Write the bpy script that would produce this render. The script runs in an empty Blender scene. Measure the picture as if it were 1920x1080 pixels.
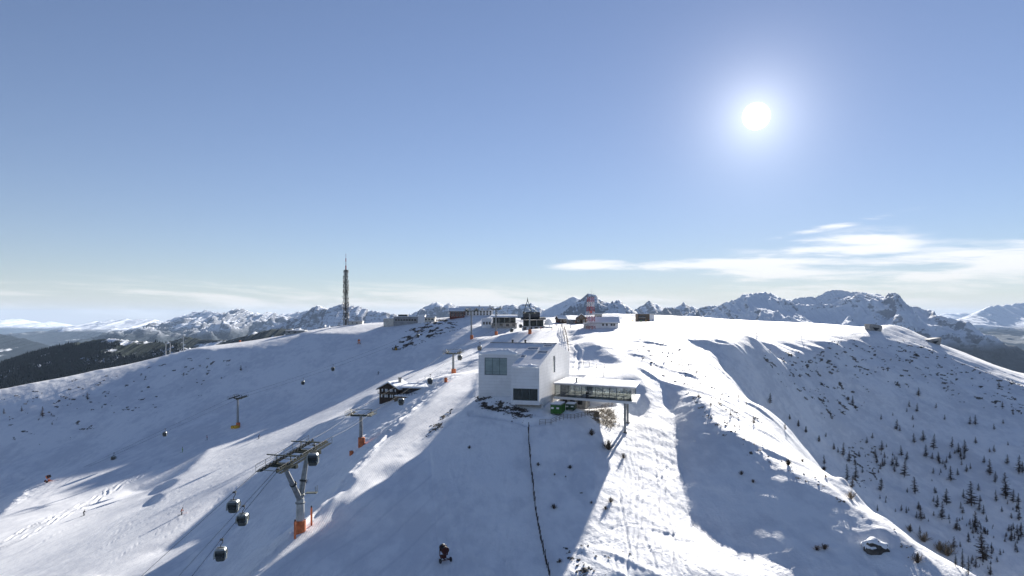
import bpy, bmesh, math, random
import numpy as np
from mathutils import Vector, Matrix, Quaternion

# ------------------------------------------------------------------ camera, sky, sun, exposure
F, HX, HY = 1250.0, 960.0, 598.0          # focal length and horizon of the 1920x1080 photograph
SAZ = math.atan(458/1250.0)               # the sun stands 20 degrees right of the view, 16 degrees up
SEL = math.atan(380/math.hypot(1250, 458))
UX, UY = math.sin(SAZ), math.cos(SAZ)
TE = math.tan(SEL)
scn = bpy.context.scene
col = scn.collection
cam_d = bpy.data.cameras.new('camera'); cam = bpy.data.objects.new('camera', cam_d); col.objects.link(cam)
cam.location = (0, 0, 0); cam.rotation_euler = (math.pi/2, 0, 0)
cam_d.sensor_width = 36.0; cam_d.lens = 36.0*F/1920
cam_d.shift_y = (HY-540)/1920.0
cam_d.clip_start = 0.5; cam_d.clip_end = 200000
scn.camera = cam
scn.view_settings.view_transform = 'Standard'; scn.view_settings.look = 'None'
scn.view_settings.gamma = 1.0; scn.view_settings.use_curve_mapping = False
scn.view_settings.exposure = 1.56
scn.cycles.use_denoising = True
scn.cycles.max_bounces = 8; scn.cycles.diffuse_bounces = 6; scn.cycles.volume_bounces = 0
scn.cycles.transmission_bounces = 4; scn.cycles.transparent_max_bounces = 8
SUN = Vector((UX*math.cos(SEL), UY*math.cos(SEL), math.sin(SEL)))
sd = bpy.data.lights.new('sun', 'SUN'); sd.energy = 4.4; sd.angle = math.radians(0.55); sd.color = (1, .95, .88)
so = bpy.data.objects.new('sun', sd); col.objects.link(so)
so.rotation_euler = SUN.to_track_quat('Z', 'Y').to_euler(); so.location = (0, 0, 200)

class NT:
    """small helper to wire shader nodes"""
    def __init__(s, tree): s.t = tree; tree.nodes.clear()
    def n(s, kind, ins=None, **kw):
        nd = s.t.nodes.new(kind)
        for k, v in kw.items(): setattr(nd, k, v)
        for k, v in (ins or {}).items():
            if isinstance(v, bpy.types.NodeSocket): s.t.links.new(v, nd.inputs[k])
            else: nd.inputs[k].default_value = v
        return nd
    def math(s, op, a, b=0.0, c=0.0, clamp=False):
        return s.n('ShaderNodeMath', {0: a, 1: b, 2: c}, operation=op, use_clamp=clamp).outputs[0]
    def ramp(s, v, a, b, lo=0.0, hi=1.0):
        return s.n('ShaderNodeMapRange', {0: v, 1: a, 2: b, 3: lo, 4: hi}, interpolation_type='SMOOTHSTEP').outputs[0]
    def mix(s, f, a, b):
        nd = s.n('ShaderNodeMix', data_type='RGBA')
        for k, v in ((0, f), (6, a), (7, b)):
            if isinstance(v, bpy.types.NodeSocket): s.t.links.new(v, nd.inputs[k])
            else: nd.inputs[k].default_value = v if k == 0 or len(v) == 4 else (*v, 1)
        return nd.outputs[2]
    def noise(s, vec, scale, detail=4, rough=.5, lac=2.0):
        return s.n('ShaderNodeTexNoise', {'Vector': vec, 'Scale': scale, 'Detail': detail, 'Roughness': rough, 'Lacunarity': lac}).outputs['Fac']
    def scale(s, vec, xyz):
        return s.n('ShaderNodeVectorMath', {0: vec, 1: xyz}, operation='MULTIPLY').outputs[0]

world = bpy.data.worlds.new('World'); scn.world = world; world.use_nodes = True
w = NT(world.node_tree)
sky = w.n('ShaderNodeTexSky', sky_type='NISHITA', sun_disc=False, sun_elevation=SEL, sun_rotation=SAZ, altitude=2300.0, air_density=1.0, dust_density=0.1, ozone_density=1.0)
dirn = w.n('ShaderNodeTexCoord').outputs['Generated']
nrm = w.n('ShaderNodeVectorMath', {0: dirn}, operation='NORMALIZE').outputs[0]
sx = w.n('ShaderNodeSeparateXYZ', {0: nrm})
az = w.math('ARCTAN2', sx.outputs[0], sx.outputs[1])
el = w.math('ARCSINE', sx.outputs[2])
# thin high cloud: long flat streaks low in the sky, heavier towards the sun's side
ca_ = w.n('ShaderNodeCombineXYZ', {0: w.math('MULTIPLY', az, 2.6), 1: w.math('MULTIPLY', el, 17.0), 2: 3.7}).outputs[0]
warp = w.n('ShaderNodeTexNoise', {'Vector': ca_, 'Scale': 1.3, 'Detail': 3.0}).outputs['Color']
cv = w.n('ShaderNodeVectorMath', {0: ca_, 1: warp}, operation='ADD').outputs[0]
n1 = w.noise(cv, 1.15, 8, .58)
ca2 = w.n('ShaderNodeCombineXYZ', {0: w.math('MULTIPLY', az, 7.0), 1: w.math('ADD', w.math('MULTIPLY', el, 70.0), w.math('MULTIPLY', az, 3.0)), 2: 1.1}).outputs[0]
n2 = w.noise(w.n('ShaderNodeVectorMath', {0: ca2, 1: warp}, operation='ADD').outputs[0], 1.0, 8, .62)
nn = w.math('ADD', w.math('MULTIPLY', w.math('ADD', w.math('MULTIPLY', n1, .45), w.math('MULTIPLY', n2, .55)), 2.3), -.65)
# bank of cirrus on the right, one long tongue reaching left
def bump(v, c, wd): return w.math('POWER', 2.718, w.math('MULTIPLY', w.math('POWER', w.math('ABSOLUTE', w.math('DIVIDE', w.math('SUBTRACT', v, c), wd)), 2.0), -1.0))
right = w.math('MULTIPLY', w.math('MULTIPLY', w.ramp(az, .22, .36), .86), bump(el, .060, .033))
tongue = w.math('MULTIPLY', w.math('MULTIPLY', w.ramp(az, .015, .12), bump(el, .079, .0085)), .8)
tower_ = w.math('MULTIPLY', w.math('MULTIPLY', bump(az, .47, .085), bump(el, .092, .024)), .88)
low = w.math('MULTIPLY', w.math('MULTIPLY', bump(el, .016, .034), w.ramp(az, .5, -.1, .40, .66)), 1.0)
wisp = w.math('MULTIPLY', w.math('MULTIPLY', bump(az, .44, .10), bump(w.math('SUBTRACT', el, w.math('MULTIPLY', az, .16)), .052, .0055)), .55)
m = w.math('MAXIMUM', w.math('MAXIMUM', right, tongue), w.math('MAXIMUM', tower_, w.math('MAXIMUM', low, wisp)))
dens = w.math('MULTIPLY', w.ramp(w.math('ADD', nn, w.math('MULTIPLY', m, .50)), .62, .98), w.ramp(m, .05, .5))
cloudc = w.mix(w.ramp(el, .02, .10), (.86, .83, .77), (.94, .95, .98))
cl = w.n('ShaderNodeVectorMath', {0: cloudc, 'Scale': 7.8}, operation='SCALE').outputs[0]
skg = w.n('ShaderNodeGamma', {0: sky.outputs[0], 1: 1.2}).outputs[0]
lum = w.n('ShaderNodeVectorMath', {0: skg, 1: (.25, .5, .25)}, operation='DOT_PRODUCT').outputs['Value']
fac = w.math('DIVIDE', 1.0, w.math('ADD', 1.0, w.math('MULTIPLY', lum, 0.12)))
skt = w.n('ShaderNodeVectorMath', {0: skg, 'Scale': fac}, operation='SCALE').outputs[0]
tintc = w.mix(w.ramp(lum, 2.5, 14.0), (1.03, .865, .86), (.94, .865, .945))
skn = w.n('ShaderNodeVectorMath', {0: skt, 1: tintc}, operation='MULTIPLY').outputs[0]
hz_ = w.math('MULTIPLY', w.math('POWER', 2.718, w.math('MULTIPLY', w.math('MAXIMUM', el, 0.0), -1/.030)), .62)
skn = w.mix(hz_, skn, (5.0, 5.15, 5.5))
skyc = w.mix(w.math('MULTIPLY', dens, .93), skn, cl)
# the sun itself with its aureole
cosang = w.n('ShaderNodeVectorMath', {0: nrm, 1: tuple(SUN)}, operation='DOT_PRODUCT').outputs['Value']
ang = w.math('ARCCOSINE', w.math('MINIMUM', cosang, 1.0))
disc = w.math('MULTIPLY', w.ramp(ang, .0185, .0135), 160.0)
halo = w.math('MULTIPLY', w.math('POWER', 2.718, w.math('MULTIPLY', ang, -1/.042)), 6.0)
glow = w.n('ShaderNodeCombineColor', {0: w.math('ADD', disc, halo), 1: w.math('ADD', disc, w.math('MULTIPLY', halo, .985)), 2: w.math('ADD', w.math('MULTIPLY', disc, .97), w.math('MULTIPLY', halo, .96))}).outputs[0]
tot = w.n('ShaderNodeVectorMath', {0: skyc, 1: glow}, operation='ADD').outputs[0]
bg = w.n('ShaderNodeBackground', {0: tot, 1: 0.05})
w.t.links.new(bg.outputs[0], w.n('ShaderNodeOutputWorld').inputs[0])
world.cycles.sampling_method = 'MANUAL'; world.cycles.sample_map_resolution = 1024

# ------------------------------------------------------------------ terrain, solved from surveyed points
# (px, py, forward distance) of points seen on the snow
CP=[(920,1080,94),(920,900,119),(930,800,139.5),(1000,810,137.5),(1060,790,143.5),(1170,816,150),(1180,900,126),(1180,1080,93),(1180,760,166),(1230,760,172),(1225,850,140),(1225,950,116),
(897,743,159),(955,763,151),(1011,771,147.3),(1040,778,147.5),(1090,772,151.5),(1075,705,178),(805,860,132),(815,1000,104),(830,1080,93),(740,1000,104),(740,900,122),(700,1078,92),(850,770,160),(890,745,166),
(898,716,185),(809,802,150),(729,867,130),(636,942,112),(533,1078,90),(849,707,215),(756,791,160),(640,911,124),(600,957,114.5),(622,936,118.5),(576,985,109),(520,1040,100),(556,1000,106),(480,1078,95),(898,690,240),
(850,706,240),(562,1006,119),(685,833,160),(620,900,142),(520,1000,120),(745,752,205),(690,750,225),(800,700,262),(702,712,308),(636,741,307),(800,672,322),(898,650,318),(960,628,365),
(480,764,306),(538,752,306),(443,803,290),(400,900,205),(300,1000,160),(100,1078,148),(0,1078,152),(-200,1050,168),(0,966,206),(213,843,282),(0,884,276),(90,860,283),(-120,905,270),(480,895,175),(480,965,142),(400,1070,122),(564,829,195),(627,793,205),(-200,920,262),
(650,609,450),(560,623,440),(460,637,432),(360,655,420),(200,697,384),(100,717,358),(0,737,336),(-150,765,322),(-300,790,310),
(300,740,352),(150,800,312),(311,802,294),(400,783,301),(560,700,345),(640,660,372),
(773,601,430),(700,605,440),(800,642,368),(720,650,380),(760,620,405),(860,610,400),(880,640,345),
(1050,612,380),(1000,640,300),(1000,620,345),(1060,604,430),(1107,614,330),(1200,600,430),(1400,603,480),(1300,625,300),(1419,628,300),(1520,611,440),(1640,614,430),(1569,642,335),(1440,661,305),(1289,640,265),(1360,700,236),(1240,692,190),(1150,708,180),(1085,700,190),(1100,652,235),(1090,690,205),(1180,672,215),(1180,640,255),(1200,625,290),
(1500,700,298),(1600,800,288),(1700,900,265),(1900,900,252),(1900,700,385),(1800,664,420),(1735,640,440),(1690,616,430),(1900,697,432),(2050,740,430),(2100,900,255),
(1450,800,238),(1560,880,248),(1800,1060,212),(1900,1050,222),(2100,1080,215),
(1316,751,168),(1370,745,188),(1440,770,190),(1400,790,163),(1480,850,143),(1440,858,135),(1547,900,127),(1662,980,112),(1751,1038,103),(1818,1080,98),(1556,918,122),(1689,1015,104),
(1400,950,116),(1400,1030,104),(1500,1000,108),(1600,1060,98),(1300,850,141),(1262,780,156),(1290,960,116),(1240,1080,93),(1450,1080,95),(1340,1060,97)]
# (x, y, z) of hidden ground
HP=[(-60,58,-60),(0,58,-50),(40,58,-45),(80,62,-46),(-30,70,-50),(20,70,-44),
(80,118,-52),(92,140,-60),(100,165,-66),(85,100,-48),(110,190,-70),(120,125,-70),(150,150,-85),
(-215,500,-40),(-150,560,-30),(-330,470,-90),(-300,620,-140),(-100,700,-60),(-60,560,-20),(0,600,-6),(80,640,-8),(200,620,-12),(0,760,-60),(300,560,-14),(330,500,-22),(250,760,-60),(400,600,-60),(480,560,-90),(600,800,-200),(-500,700,-260),(-420,430,-130),(0,900,-150),(450,480,-70)]
def poly(*p): return np.array(p,float)
LIT=[poly((0,964),(44,922),(147,869),(213,842),(311,800),(400,782),(480,762),(538,749),(545,755),(520,770),(569,759),(636,739),(702,710),(800,671),(764,696),(827,677),(898,647),(960,620),(960,640),(893,668),(818,702),(780,715),(720,725),(700,747),(671,769),(627,791),(564,827),(524,853),(480,889),(427,918),(378,967),(329,1011),(284,1040),(342,1020),(387,993),(440,966),(444,985),(355,1085),(-200,1085),(-200,1040)),
 poly((-200,930),(0,878),(67,853),(164,826),(195,822),(120,850),(50,885),(0,892),(-200,945)),
 poly((1064,600),(960,608),(905,615),(880,632),(930,640),(905,700),(898,682),(849,707),(756,791),(729,813),(640,911),(556,1000),(475,1085),(530,1085),(640,946),(729,867),(809,802),(898,716),(905,740),(1060,740),(1064,700)),
 poly((560,621),(650,610),(773,600),(850,600),(850,606),(775,606),(729,618),(658,628),(600,626)),
 poly((360,650),(470,632),(560,620),(560,628),(470,650),(400,660)),
 poly((1064,600),(1700,600),(1640,620),(1631,631),(1569,642),(1542,658),(1467,669),(1440,658),(1350,640),(1289,636),(1300,650),(1338,662),(1360,698),(1404,729),(1440,756),(1484,796),(1516,849),(1547,898),(1587,929),(1662,978),(1751,1036),(1825,1085),(1775,1085),(1751,1062),(1689,1013),(1618,964),(1556,916),(1484,884),(1440,858),(1387,827),(1342,800),(1342,778),(1316,751),(1271,729),(1240,720),(1262,778),(1267,849),(1280,902),(1293,969),(1302,987),(1311,978),(1347,1009),(1382,1031),(1440,1051),(1500,1085),(1050,1085),(1055,1040),(1065,1018),(1090,1010),(1117,940),(1112,905),(1115,790),(1115,715),(1060,715)),
 poly((1587,638),(1640,655),(1698,691),(1660,676),(1610,650)),
 poly((1591,671),(1620,680),(1655,708),(1625,700)),
 poly((1790,660),(1850,670),(1920,700),(1990,730),(1990,745),(1920,722),(1860,690)),
]
DARK=[poly((391,838),(356,858),(236,924),(276,920),(347,884),(378,855)),
 poly((1071,649),(1107,642),(1138,658),(1169,684),(1178,694),(1129,696),(1093,691),(1076,684)),
 poly((1064,618),(1107,622),(1084,638),(1071,642)),
 poly((905,640),(960,622),(1000,608),(1012,612),(990,640),(960,660),(905,660)),
]
FREE=[poly((905,720),(809,806),(729,871),(640,946),(536,1085),(880,1085),(800,850),(880,760)),poly((890,640),(1205,690),(1215,770),(1115,800),(1112,905),(1117,940),(1090,1010),(1050,1040),(1040,1085),(880,1085),(810,850),(880,760)),
 poly((591,867),(671,809),(730,800),(671,840),(604,875)),]
def inside(P,x,y):
    r=np.zeros(x.shape,bool); n=len(P)
    for i in range(n):
        x0,y0=P[i]; x1,y1=P[(i+1)%n]
        if y0==y1: continue
        c=((y0<=y)!=(y1<=y))&(x<(x1-x0)*(y-y0)/(y1-y0)+x0); r^=c
    return r
def tps(pts,val,q,lam=2e-5):
    def k(d2): return 0.5*d2*np.log(d2+1e-12)
    n=len(pts); d=((pts[:,None]-pts[None])**2).sum(-1)
    A=np.zeros((n+3,n+3)); A[:n,:n]=k(d)+lam*np.eye(n); A[:n,n]=1; A[:n,n+1:]=pts; A[n:,:n]=A[:n,n:].T
    w=np.linalg.solve(A,np.r_[val,0,0,0]); out=np.empty(len(q))
    for s in range(0,len(q),20000):
        b=q[s:s+20000]; d=((b[:,None]-pts[None])**2).sum(-1)
        out[s:s+20000]=k(d)@w[:n]+w[n]+b@w[n+1:]
    return out
def solve(na=480,nr=300,amax=1.0,y0=62.,y1=820.,outer=8,inner=90,mu=.010,lam=3.,extra=None):
    a=np.linspace(-amax,amax,na); l=np.linspace(math.log(y0),math.log(y1),nr)
    A,L=np.meshgrid(a,l,indexing='ij'); Y=np.exp(L)
    pa=[((x-HX)/F,math.log(d),(HY-y)/F) for x,y,d in CP]+[(x/y,math.log(y),z/y) for x,y,z in HP]
    pa=np.array(pa)
    q=tps(pa[:,:2],pa[:,2],np.c_[A.ravel(),L.ravel()]).reshape(A.shape)
    h0=q*Y
    da,dl=a[1]-a[0],l[1]-l[0]
    ca=UX/Y-UY*A/Y; cl=UY/Y
    def D(h):      # forward-difference slope toward the sun
        g=np.zeros_like(h)
        g[:-1,:-1]=ca[:-1,:-1]*(h[1:,:-1]-h[:-1,:-1])/da+cl[:-1,:-1]*(h[:-1,1:]-h[:-1,:-1])/dl
        return g
    def DT(g):
        h=np.zeros_like(g)
        ga=ca[:-1,:-1]*g[:-1,:-1]/da; gl=cl[:-1,:-1]*g[:-1,:-1]/dl
        h[1:,:-1]+=ga; h[:-1,:-1]-=ga; h[:-1,1:]+=gl; h[:-1,:-1]-=gl
        return h
    def lap(d):    # graph laplacian with metric
        o=np.zeros_like(d)
        t=d[1:]-d[:-1]; o[1:]+=t; o[:-1]-=t
        t=d[:,1:]-d[:,:-1]; o[:,1:]+=t; o[:,:-1]-=t
        return o
    # pin control points
    pin=np.zeros_like(h0)
    delta=np.zeros_like(h0)
    cellw=1.0
    for it in range(outer):
        h=h0+delta
        px=HX+F*A; py=HY-F*h/Y
        lit=np.zeros(A.shape,bool); dark=np.zeros(A.shape,bool); free=np.zeros(A.shape,bool)
        for P in LIT: lit|=inside(P,px,py)
        for P in DARK: dark|=inside(P,px,py)
        for P in FREE: free|=inside(P,px,py)
        lit&=~dark
        # visibility: is the cell hidden from the camera?
        vis=np.ones(A.shape,bool); run=np.maximum.accumulate(h/Y,axis=1); vis[:,1:]=(h/Y)[:,1:]>=run[:,:-1]-1e-6
        hid=~vis
        for _ in range(3):
            g=hid.copy(); g[1:]|=hid[:-1]; g[:-1]|=hid[1:]; g[:,1:]|=hid[:,:-1]; g[:,:-1]|=hid[:,1:]; hid=g
        vis=~hid
        inf=(py<1090)&(px>-120)&(px<2040)&vis&(Y<520)&~free
        s=D(h)
        tl=np.minimum(s,.11); td=np.maximum(s,.305)
        tl=np.clip(tl,.0,.11); td=np.clip(td,.305,.36)
        t=np.where(lit,tl,td); W=np.where(inf,np.where(lit,1.,.8),0.)
        # CG on delta
        def Aop(d): return DT(W*D(d))+mu*d*(30/Y)**2*1e-1+lam*lap(d)*(20/Y)**2
        W2=W
        def Aop(d): return DT(W2*D(d))+(mu*(20/Y)**2)*d*1e-1+lam*lap(d)*1e-2
        b=DT(W2*(t-D(h0)))
        x=delta; r=b-Aop(x); p=r.copy(); rs=(r*r).sum()
        for k in range(inner):
            Ap=Aop(p); al=rs/(p*Ap).sum(); x=x+al*p; r=r-al*Ap; rn=(r*r).sum(); p=r+rn/rs*p; rs=rn
        delta=x
    return a,l,A,L,Y,h0,h0+delta,lit
# ------------------------------------------------------------------ helpers
def tag(o, label=None, cat=None, group=None, kind=None):
    if label: o['label'] = label
    if cat: o['category'] = cat
    if group: o['group'] = group
    if kind: o['kind'] = kind
    return o
def hash2(ix, iy, seed):
    h = (ix.astype(np.int64)*374761393+iy.astype(np.int64)*668265263+seed*974711) & 0x7fffffff
    h = ((h ^ (h >> 13))*1274126177) & 0x7fffffff
    return ((h ^ (h >> 16)) & 0xffff)/65535.0
def vnoise(x, y, seed=0):
    x0 = np.floor(x); y0 = np.floor(y); fx = x-x0; fy = y-y0
    fx = fx*fx*fx*(fx*(fx*6-15)+10); fy = fy*fy*fy*(fy*(fy*6-15)+10)
    a = hash2(x0, y0, seed); b = hash2(x0+1, y0, seed); c = hash2(x0, y0+1, seed); d = hash2(x0+1, y0+1, seed)
    return (a*(1-fx)+b*fx)*(1-fy)+(c*(1-fx)+d*fx)*fy
def fbm(x, y, seed=0, octv=4, gain=.5):
    s = 0; amp = 1; tot = 0
    for k in range(octv):
        s = s+amp*(vnoise(x, y, seed+k)*2-1); tot += amp; amp *= gain
        x, y = x*1.6+y*1.2+7.3, y*1.6-x*1.2+3.1
    return s/tot
def ridged(x, y, seed=0, octv=5, gain=.5):
    s = 0; amp = 1; tot = 0; prev = 1
    for k in range(octv):
        v = 1-np.abs(vnoise(x, y, seed+k)*2-1); v = v*v*np.clip(prev, 0, 1)
        s = s+amp*v; tot += amp; prev = v*1.6; amp *= gain
        x, y = x*1.6+y*1.2+7.3, y*1.6-x*1.2+3.1
    return s/tot
def sstep(x, a, b):
    t = np.clip((x-a)/(b-a), 0, 1); return t*t*(3-2*t)
def grid_mesh(name, X, Y, Z, mat, attrs=None, smooth=True, flip=False):
    nu, nv = X.shape
    co = np.stack([X, Y, Z], -1).reshape(-1, 3).astype(np.float32)
    i = np.arange(nu*nv).reshape(nu, nv)
    q = np.stack([i[:-1, :-1], i[1:, :-1], i[1:, 1:], i[:-1, 1:]], -1).reshape(-1, 4)
    if flip: q = q[:, ::-1]
    me = bpy.data.meshes.new(name); n = len(q)
    me.vertices.add(len(co)); me.vertices.foreach_set('co', co.ravel())
    me.loops.add(n*4); me.loops.foreach_set('vertex_index', q.ravel().astype(np.int32))
    me.polygons.add(n); me.polygons.foreach_set('loop_start', np.arange(0, n*4, 4, dtype=np.int32))
    me.polygons.foreach_set('use_smooth', np.full(n, smooth))
    me.update(calc_edges=True)
    for k, v in (attrs or {}).items():
        at = me.attributes.new(k, 'FLOAT', 'POINT'); at.data.foreach_set('value', v.ravel().astype(np.float32))
    me.materials.append(mat)
    o = bpy.data.objects.new(name, me); col.objects.link(o); return o
def at(px, py, d):
    return Vector(((px-HX)/F*d, d, (HY-py)/F*d))

# ------------------------------------------------------------------ the snow slope around the museum
_a, _l, _A, _L, _Y, _h0, _h, _ = solve()
def up2(h):
    def ax(h):
        p = np.concatenate([2*h[:1]-h[1:2], h, 2*h[-1:]-h[-2:-1]], 0)
        mid = (-p[:-3]+9*p[1:-2]+9*p[2:-1]-p[3:])/16
        o = np.empty((2*h.shape[0]-1, h.shape[1])); o[::2] = h; o[1::2] = mid; return o
    return ax(ax(h).T).T
for _k in range(2):     # a little softening of the solved surface
    _s = _h.copy(); _s[1:-1, 1:-1] = .5*_h[1:-1, 1:-1]+.125*(_h[2:, 1:-1]+_h[:-2, 1:-1]+_h[1:-1, 2:]+_h[1:-1, :-2]); _h = _s
TH = up2(_h); TA = np.linspace(_a[0], _a[-1], TH.shape[0]); TL = np.linspace(_l[0], _l[-1], TH.shape[1])
GA, GL = np.meshgrid(TA, TL, indexing='ij'); GY = np.exp(GL); GX = GA*GY
PX = HX+F*GA; PY = HY-F*TH/GY
def soft(mask, n):
    m = mask.astype(float)
    for _ in range(n):
        s = m.copy(); s[1:-1, 1:-1] = (m[1:-1, 1:-1]*2+m[2:, 1:-1]+m[:-2, 1:-1]+m[1:-1, 2:]+m[1:-1, :-2])/6; m = s
    return m
def zone(*polys, n=8):
    m = np.zeros(PX.shape, bool)
    for p in polys: m |= inside(np.array(p, float), PX, PY)
    return soft(m, n)
near = GY < 560
groomed = zone([(0, 964), (213, 842), (480, 762), (702, 710), (898, 647), (960, 640), (893, 668), (700, 747), (564, 827), (480, 889), (355, 1085), (-200, 1085)],
               [(898, 682), (849, 707), (740, 806), (560, 1000), (475, 1085), (880, 1085), (800, 850), (885, 745)],
               [(1060, 690), (1240, 690), (1230, 712), (1060, 715)], [(905, 612), (1064, 600), (1064, 640), (905, 650)], [(1064, 600), (1700, 600), (1560, 630), (1420, 640), (1200, 622)], n=6)
rough = (1-groomed)
lefthill = zone([(-300, 1000), (-300, 780), (0, 730), (360, 650), (650, 605), (850, 600), (900, 640), (700, 710), (480, 765), (200, 850), (0, 890)], n=14)
rough = rough*(1-.60*lefthill)
rslope = zone([(1300, 650), (1560, 640), (1700, 640), (1930, 710), (2100, 760), (2100, 1090), (1840, 1090), (1560, 890), (1440, 760)], n=14)
ribs = zone([(1230, 625), (1330, 650), (1360, 698), (1440, 756), (1520, 850), (1560, 905), (1480, 880), (1340, 800), (1250, 720), (1180, 690), (1180, 640)], [(1290, 640), (1570, 645), (1700, 690), (1920, 700), (1920, 790), (1500, 720), (1400, 700)], n=10)
tracks_z = zone([(1120, 770), (1250, 720), (1300, 990), (1420, 1050), (1480, 1085), (1050, 1085), (1120, 950)], n=10)
mogul = zone([(480, 1085), (480, 1040), (640, 890), (740, 780), (820, 715), (849, 707), (756, 791), (640, 911), (560, 998), (475, 1085)],
             [(0, 900), (150, 845), (330, 790), (440, 768), (400, 785), (213, 842), (44, 922), (0, 940)], [(600, 870), (671, 805), (740, 800), (690, 850)], n=4)
D = np.zeros_like(TH)
D += fbm(GX/26, GY/26, 3, 3)*.55*(.15+.85*rough)
D += fbm(GX/7, GY/7, 11, 4)*.17*(.08+.92*rough)
D += fbm(GX/2.2, GY/2.2, 21, 3)*.035*(.3+.7*rough)
# wind ribs that run down the slopes
dx, dy = .78, -.62
al, ac = GX*dx+GY*dy, -GX*dy+GY*dx
wv = fbm(al/30, ac/30, 31, 2)*7
D += ribs*(ridged((ac+wv)/8.5, al/38, 41, 4)-.35)*.85
D += rough*(1-ribs)*(ridged((ac+wv)/5, al/15, 47, 3)-.35)*.18
wild = rough*sstep(fbm(GX/17, GY/17, 63, 3), -.25, .35)*(1-.8*tracks_z)
D += wild*(ridged((GX+wv*.4)/1.5, (GY+wv*.3)/3.6, 67, 3)-.35)*.20
gw = fbm(GX/60, GY/60, 35, 2)*16
D += rslope*(ridged((ac+gw)/27, (al+gw)/110, 43, 3, .45)-.35)*2.3
D += rslope*(ridged((ac+wv)/9, al/34, 44, 3)-.35)*.5
D += mogul*(ridged(GX/1.5, GY/2.2, 51, 3)-.3)*.24
front = zone([(880, 800), (1000, 810), (1110, 800), (1110, 1085), (880, 1085), (830, 900)], [(1290, 800), (1420, 880), (1600, 990), (1700, 1085), (1500, 1085), (1330, 990)], n=12)
D += front*(ridged((GX*.9+GY*.3+wv*.3)/1.9, (GY-GX*.3)/5.5, 68, 3)-.35)*.26*sstep(fbm(GX/12, GY/12, 69, 2), -.2, .4)
D += tracks_z*(fbm(GX/2.2, GY/3, 57, 4))*.07
def groove(pts, width, depth, wob=.0, berm=.5):
    """a track pressed into the snow along seen points"""
    global D
    P = [gp0(x, y) for x, y in pts]
    for (x0, y0), (x1, y1) in zip(P[:-1], P[1:]):
        bb = (GX > min(x0, x1)-3*width-wob) & (GX < max(x0, x1)+3*width+wob) & (GY > min(y0, y1)-3*width-wob) & (GY < max(y0, y1)+3*width+wob)
        if not bb.any(): continue
        gx, gy = GX[bb], GY[bb]; L = math.hypot(x1-x0, y1-y0)+1e-6; ux, uy = (x1-x0)/L, (y1-y0)/L
        s = (gx-x0)*ux+(gy-y0)*uy; d = (gx-x0)*(-uy)+(gy-y0)*ux+wob*fbm(s/6+x0, gx*0+y0, 5, 2)
        on = (s > -width*.3) & (s < L+width*.3); e = np.abs(d)/width
        D[bb] += np.where(on, -depth*np.exp(-e*e*2)+depth*berm*np.exp(-(e-1.5)**2*3), 0)
def gp0(px, py):
    i = int(round(((px-HX)/F-TA[0])/(TA[1]-TA[0]))); i = min(max(i, 0), len(TA)-1)
    q = TH[i]/np.exp(TL); j = int(np.argmax(q >= (HY-py)/F))
    y = math.exp(TL[j]); return TA[i]*y, y
rt = random.Random(4)
# old tracks on the sunlit shoulder under the wing and below it
for k in range(24):
    x = rt.uniform(1150, 1270); pts = []; y = rt.uniform(770, 900)
    while y < 1085 and x < 1330:
        pts.append((x, y)); y += rt.uniform(30, 55); x += rt.uniform(-9, 13)
    if len(pts) > 1: groove(pts, rt.uniform(.16, .28), rt.uniform(.04, .10), .25)
for pts in ([(1100, 1000), (1180, 985), (1260, 1005), (1340, 1040), (1480, 1078)], [(1080, 1030), (1170, 1015), (1250, 1040), (1330, 1080)], [(1230, 1000), (1300, 1020), (1420, 1062)], [(1130, 960), (1200, 920), (1260, 870)], [(1120, 1010), (1190, 960), (1265, 890)], [(1180, 880), (1235, 905), (1290, 965), (1310, 1000)],
            [(1275, 905), (1300, 985), (1345, 1025)], [(1190, 770), (1215, 800), (1225, 850), (1240, 900)]):
    groove(pts, .22, .10, .3); groove([(x+4, y+1) for x, y in pts], .2, .07, .3)
for k in range(26):
    x, y = (rt.uniform(480, 700), rt.uniform(770, 800)) if k < 14 else (rt.uniform(840, 980), rt.uniform(830, 900)); pts = []; ph = rt.uniform(0, 6); st_ = rt.uniform(22, 34)
    for i in range(14):
        pts.append((x, y)); x += (-st_*1.1 if k < 14 else rt.uniform(-7, 7))+9*math.sin(i*1.3+ph); y += st_*.62 if k < 14 else st_*.7
        if y > 1080 or x < 0: break
    if len(pts) > 1: groove(pts, .16, .045, .1)
# long traverse of footprints over the left piste and the churned piste edges
for pts in ([(0, 1030), (110, 975), (213, 915), (320, 855)], [(0, 1020), (100, 970), (190, 925)], [(40, 1000), (150, 955), (240, 905), (330, 862)]): groove(pts, .5, .20, 1.6, .8)
groove([(470, 1078), (556, 1001), (640, 912), (729, 815), (790, 758), (849, 708)], 1.1, -.5, .15, -.3)
groove([(805, 850), (812, 930), (820, 1010), (832, 1080)], .35, .10, .1)
groove([(885, 775), (930, 785), (985, 797), (1030, 795)], 1.4, .5, .3, .3)
groove([(1050, 640), (1085, 660), (1080, 700)], .6, .3, .3)
TH = TH + D*near*sstep(GY, 900, 520)
# the building ground: cut away under the museum and its wing
def cut(x0, y0, s0, s1, t0, t1, fx, fy, zmax, soft_=2.5):
    global TH
    s = (GX-x0)*fx+(GY-y0)*fy; t = -(GX-x0)*fy+(GY-y0)*fx
    d = np.maximum(np.maximum(s0-s, s-s1), np.maximum(t0-t, t-t1))
    lim = zmax+np.maximum(d, 0)*.9
    TH = np.where(d < soft_*3, np.minimum(TH, lim), TH)
cut(5.96, 146, -17.1, 0, 8.9, 33.5, .96, -.28, -18.9)
cut(5.96, 146, -6.4, 0, .5, 8, .96, -.28, -19.7)
cut(9.4, 157, 0, 20.7, 0, 15, .859, -.512, -21.6)
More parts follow.
